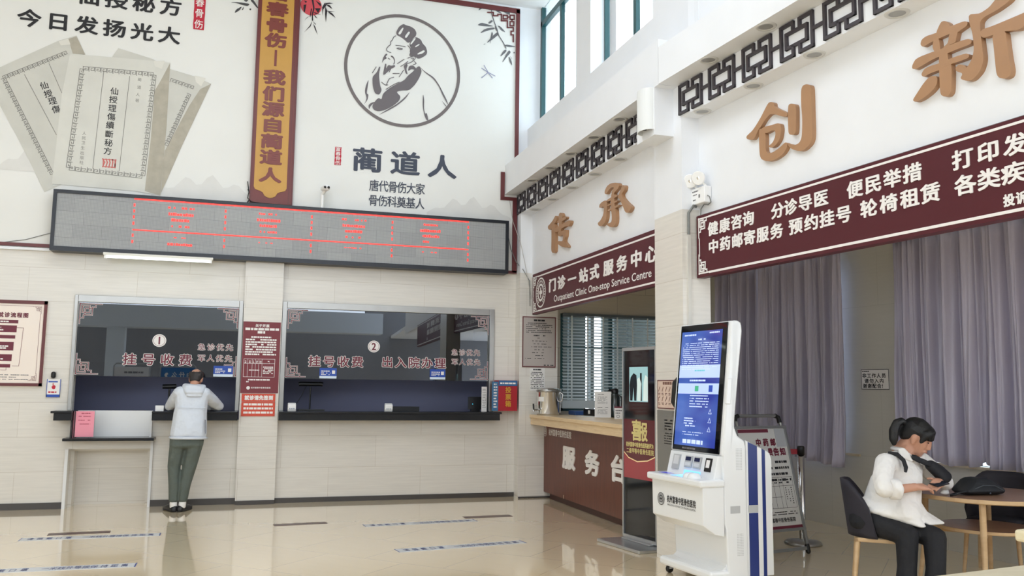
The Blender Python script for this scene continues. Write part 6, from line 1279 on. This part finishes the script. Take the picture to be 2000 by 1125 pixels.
organic('hair', hm.xf(HM), M('thin_dark_hair', (44, 38, 38), .6, bump=.3, bscale=110), man, .005, 3)
face_parts(man, HM)
# ---- the seated woman looking at her phone
wo = thing('person', 'seated woman in white shirt and black trousers looking at her phone', 'person', (4.66, 5.45, 0))
HW = Matrix.Translation((4.905, 5.44, 1.145)) @ Euler((0, 0, math.radians(-142)), 'XYZ').to_matrix().to_4x4() @ Euler((math.radians(-30), math.radians(4), 0), 'XYZ').to_matrix().to_4x4() @ Matrix.Scale(1.1, 4)
b = head_volumes().xf(HW)
limb(b, [((4.86, 5.48, 1.06), .055), ((4.80, 5.50, .96), .08)])
limb(b, [((4.59, 5.42, .95), .035), ((4.475, 5.30, .775), .042), ((4.70, 5.24, .805), .029)])
limb(b, [((5.0, 5.54, .95), .035), ((5.13, 5.40, .80), .042), ((5.00, 5.33, .825), .029)])
b.hull([((4.66, 5.46, .92), .04), ((4.94, 5.54, .92), .04), ((4.71, 5.50, .75), (.10, .08, .08)), ((4.63, 5.54, .60), (.10, .08, .06))])
hand(b, (4.70, 5.235, .806), (.93, .02, -.02), (-.2, -.5, .75), (.1, .85, .35), .55); hand(b, (5.00, 5.325, .83), (-.62, -.45, -.05), (.3, -.2, .9), (-.3, .6, .6), .6)
limb(b, [((4.53, 5.50, .53), .06), ((4.625, 5.26, .465), .045), ((4.58, 5.22, .25), .04), ((4.535, 5.19, .06), .035)]); limb(b, [((4.70, 5.54, .53), .06), ((4.79, 5.19, .455), .045), ((4.73, 5.11, .25), .04), ((4.67, 5.07, .06), .035)])
b.hull([((4.54, 5.52, .55), .06), ((4.68, 5.56, .55), .06), ((4.63, 5.54, .66), (.09, .07, .08))])
organic('body', b, skin, wo, .0065, 4)
s = MB()
s.hull([((4.60, 5.42, .975), (.065, .065, .055)), ((4.98, 5.55, .965), (.07, .07, .055)), ((4.81, 5.49, 1.02), (.085, .07, .035)), ((4.80, 5.42, .86), (.11, .08, .06)), ((4.66, 5.49, .84), (.10, .10, .08))])
s.hull([((4.80, 5.42, .86), (.11, .09, .06)), ((4.65, 5.50, .82), (.105, .105, .08)), ((4.73, 5.38, .67), (.115, .10, .06)), ((4.60, 5.52, .66), (.115, .12, .05)), ((4.77, 5.44, .68), (.11, .10, .06))])
s.hull([((4.73, 5.38, .68), (.115, .10, .05)), ((4.60, 5.52, .66), (.12, .12, .04)), ((4.69, 5.30, .59), (.10, .07, .035)), ((4.56, 5.48, .61), (.10, .10, .03)), ((4.80, 5.34, .60), (.08, .07, .03))])
s.hull([((4.64, 5.34, .59), (.09, .06, .03)), ((4.72, 5.22, .530), (.035, .03, .012)), ((4.58, 5.40, .59), (.07, .06, .02)), ((4.70, 5.31, .60), (.06, .05, .03))])
s.hull([((4.80, 5.33, .60), (.08, .06, .03)), ((4.90, 5.25, .545), (.045, .045, .012)), ((4.79, 5.22, .545), (.02, .03, .012))])
s.hull([((4.50, 5.54, .665), (.045, .06, .04)), ((4.455, 5.52, .655), (.02, .04, .012)), ((4.56, 5.46, .62), (.06, .06, .03))])
limb(s, [((4.585, 5.41, .965), .074), ((4.505, 5.35, .86), .072), ((4.475, 5.305, .79), .064)]); limb(s, [((4.475, 5.305, .79), .062), ((4.555, 5.27, .79), .056)])
limb(s, [((5.02, 5.54, .955), .085), ((5.10, 5.46, .86), .075), ((5.12, 5.40, .81), .06)]); limb(s, [((5.12, 5.40, .81), .056), ((5.055, 5.36, .82), .045)])
shirt_m = M('shirt_white', (232, 230, 228), .65, bump=.6, bscale=10, bdist=.05)
shirt = organic('shirt', s, shirt_m, wo, .0085, 4)
c = MB(); c.hull([((4.77, 5.40, 1.005), (.06, .016, .012)), ((4.74, 5.41, 1.06), (.035, .016, .014)), ((4.80, 5.385, .985), (.022, .012, .012))]); c.hull([((4.93, 5.42, .99), (.035, .016, .014)), ((4.97, 5.46, 1.02), (.025, .025, .012)), ((4.91, 5.395, .96), (.022, .012, .014))])
c.hull([((4.75, 5.44, 1.06), (.03, .03, .014)), ((4.80, 5.56, 1.06), (.03, .03, .016)), ((4.90, 5.55, 1.05), (.03, .03, .016))])
organic('collar', c, shirt_m, wo, .005, 3)
MB().lathe((4.545, 5.275, .79), [(.066, -.035), (.074, -.03), (.076, .03), (.066, .036)], 22, axis=(.93, -.3, .02)).build('rolled_cuff', shirt_m, shirt)
q = MB()
q.hull([((4.50, 5.55, .53), (.12, .12, .09)), ((4.70, 5.60, .53), (.12, .12, .09)), ((4.60, 5.58, .62), (.17, .13, .07))])
limb(q, [((4.52, 5.50, .525), (.10, .11, .095)), ((4.625, 5.26, .465), (.082, .082, .078)), ((4.58, 5.22, .25), .068), ((4.53, 5.19, .06), (.075, .08, .03))])
limb(q, [((4.70, 5.52, .525), (.10, .11, .095)), ((4.795, 5.18, .455), (.082, .082, .078)), ((4.73, 5.11, .25), .068), ((4.665, 5.07, .06), (.078, .085, .03))])
organic('trousers', q, M('trousers_black', (14, 14, 20), .75, bump=.4, bscale=10, bdist=.04), wo, .009, 4)
for x, y in ((4.535, 5.14), (4.67, 5.02)): MB().hull([((x, y+.03, .04), (.04, .05, .035)), ((x+.02, y-.10, .03), (.042, .05, .025))]).build('shoe', shoe, wo)
hm = MB(); hm.hull([((0, -.022, .055), (.084, .100, .084)), ((0, -.07, -.005), (.066, .05, .055)), ((0, .055, .075), (.062, .04, .04))])
hm.hull([((-.04, .055, .075), (.04, .035, .03)), ((.04, .055, .075), (.04, .035, .03)), ((-.045, .075, .045), (.022, .018, .018)), ((.045, .075, .045), (.022, .018, .018)), ((0, .088, .042), (.03, .014, .018))])
hm.hull([((.068, .05, .06), (.016, .03, .03)), ((.07, .045, .02), (.010, .016, .03))]); hm.hull([((-.068, .05, .06), (.016, .03, .03)), ((-.07, .045, .02), (.010, .016, .03))])
organic('hair', hm.xf(HW), hairm, wo, .005, 3)
pt = MB(); limb(pt, [((0, -.10, .085), .022), ((0, -.135, .095), .028), ((0, -.165, .07), .034), ((-.0, -.175, .01), .038), ((0, -.165, -.05), .034), ((0, -.155, -.085), .018)])
PWM = Matrix.Translation((4.905, 5.44, 1.145)) @ Euler((0, 0, math.radians(-108)), 'XYZ').to_matrix().to_4x4() @ Euler((math.radians(-14), 0, 0), 'XYZ').to_matrix().to_4x4()
organic('ponytail', pt.xf(PWM), hairm, wo, .006, 3)
face_parts(wo, HW)
bagm = M('black_canvas', (16, 17, 24), .7, bump=.1, bscale=150)
t = thing('crossbody_bag', 'black crossbody bag worn over the white shirt of the seated woman', 'bag', (5.0, 5.40, .88))
o = MB().hull([((4.96, 5.365, .945), (.05, .035, .04)), ((5.06, 5.40, .90), (.05, .05, .05)), ((5.09, 5.37, .86), (.05, .05, .045)), ((5.05, 5.335, .845), (.045, .04, .035))])
organic('bag_body', o, bagm, t, .007, 4)
m = MB(); P = [(4.805, 5.375, 1.008), (4.85, 5.355, .985), (4.90, 5.345, .965), (4.95, 5.345, .95)]
for a, b2 in zip(P, P[1:]): m.hull([(a, (.010, .006, .020)), (b2, (.010, .008, .024))])
m.build('strap', bagm, t)
t2 = tag(MB().tube([(4.635, 5.43, 1.035), (4.665, 5.375, 1.03), (4.685, 5.335, .99), (4.690, 5.318, .94), (4.680, 5.312, .905)], .016, 8, radii=[.012, .016, .016, .016, .010]).build('shoulder_strap', bagm), 'black strap over the right shoulder of the seated woman', 'bag strap')
PH = Frame((4.93, 5.26, .822), Vector((.93, .25, .10)).normalized(), Vector((-.25, .9, .25)).normalized(), Vector((-.03, -.26, .96)).normalized())
t = thing('mobile_phone', 'dark mobile phone held by the seated woman', 'phone', (4.93, 5.26, .82))
MB().fbox(PH, -.072, .078, -.036, .036, -.004, .004).build('phone_body', black_plastic, t, bevel=.003)
MB().fbox(PH, -.068, .074, -.033, .033, .004, .0045).build('screen', M('phone_glass', (40, 44, 54), .1), t)
# backpack, chair bag and tissue
bpm = M('backpack_black', (24, 28, 34), .65, bump=.1, bscale=120)
t = thing('backpack', 'black backpack lying on the round table', 'backpack', (5.40, 5.37, .7205))
m = MB(); m.hull([((5.24, 5.36, .755), (.05, .10, .03)), ((5.34, 5.38, .80), (.07, .10, .055)), ((5.45, 5.38, .795), (.07, .10, .055)), ((5.53, 5.36, .755), (.05, .11, .035))]); m.hull([((5.52, 5.40, .755), (.05, .08, .035)), ((5.60, 5.42, .765), (.03, .06, .04))]); organic('bag_body', m, bpm, t, .007, 4)
MB().tube([(5.25, 5.30, .76), (5.19, 5.29, .755), (5.14, 5.28, .75), (5.09, 5.27, .738), (5.08, 5.31, .728), (5.12, 5.35, .728), (5.2, 5.36, .74)], .007, 8).build('strap', bpm, t)
MB().tube([(5.60, 5.44, .77), (5.68, 5.50, .755), (5.78, 5.56, .735), (5.86, 5.60, .727)], .008, 8).build('strap', bpm, t)
m = MB(); m.tube([(5.27, 5.27, .775), (5.34, 5.26, .80), (5.45, 5.26, .795), (5.52, 5.25, .76)], .003, 6); m.box(5.40, 5.412, 5.262, 5.27, .735, .75); m.build('zip', M('zip_dark', (70, 76, 84), .4), t)
m = MB(); m.hull([((5.11, 5.40, .735), (.035, .03, .015)), ((5.14, 5.42, .75), (.02, .02, .02))]); tag(m.build('paper_tissue', paper), 'crumpled white tissue on the round table beside the phone', 'tissue')
m = MB(); m.hull([((4.53, 5.62, .56), (.07, .06, .06)), ((4.50, 5.60, .63), (.05, .05, .05))]); tag(organic('handbag', m, M('patterned_brown', (70, 46, 34), .6, noise=.5, nscale=40), None, .008, 3), 'brown patterned bag on the chair behind the seated woman', 'bag')
bpy.data.objects.remove(_to)
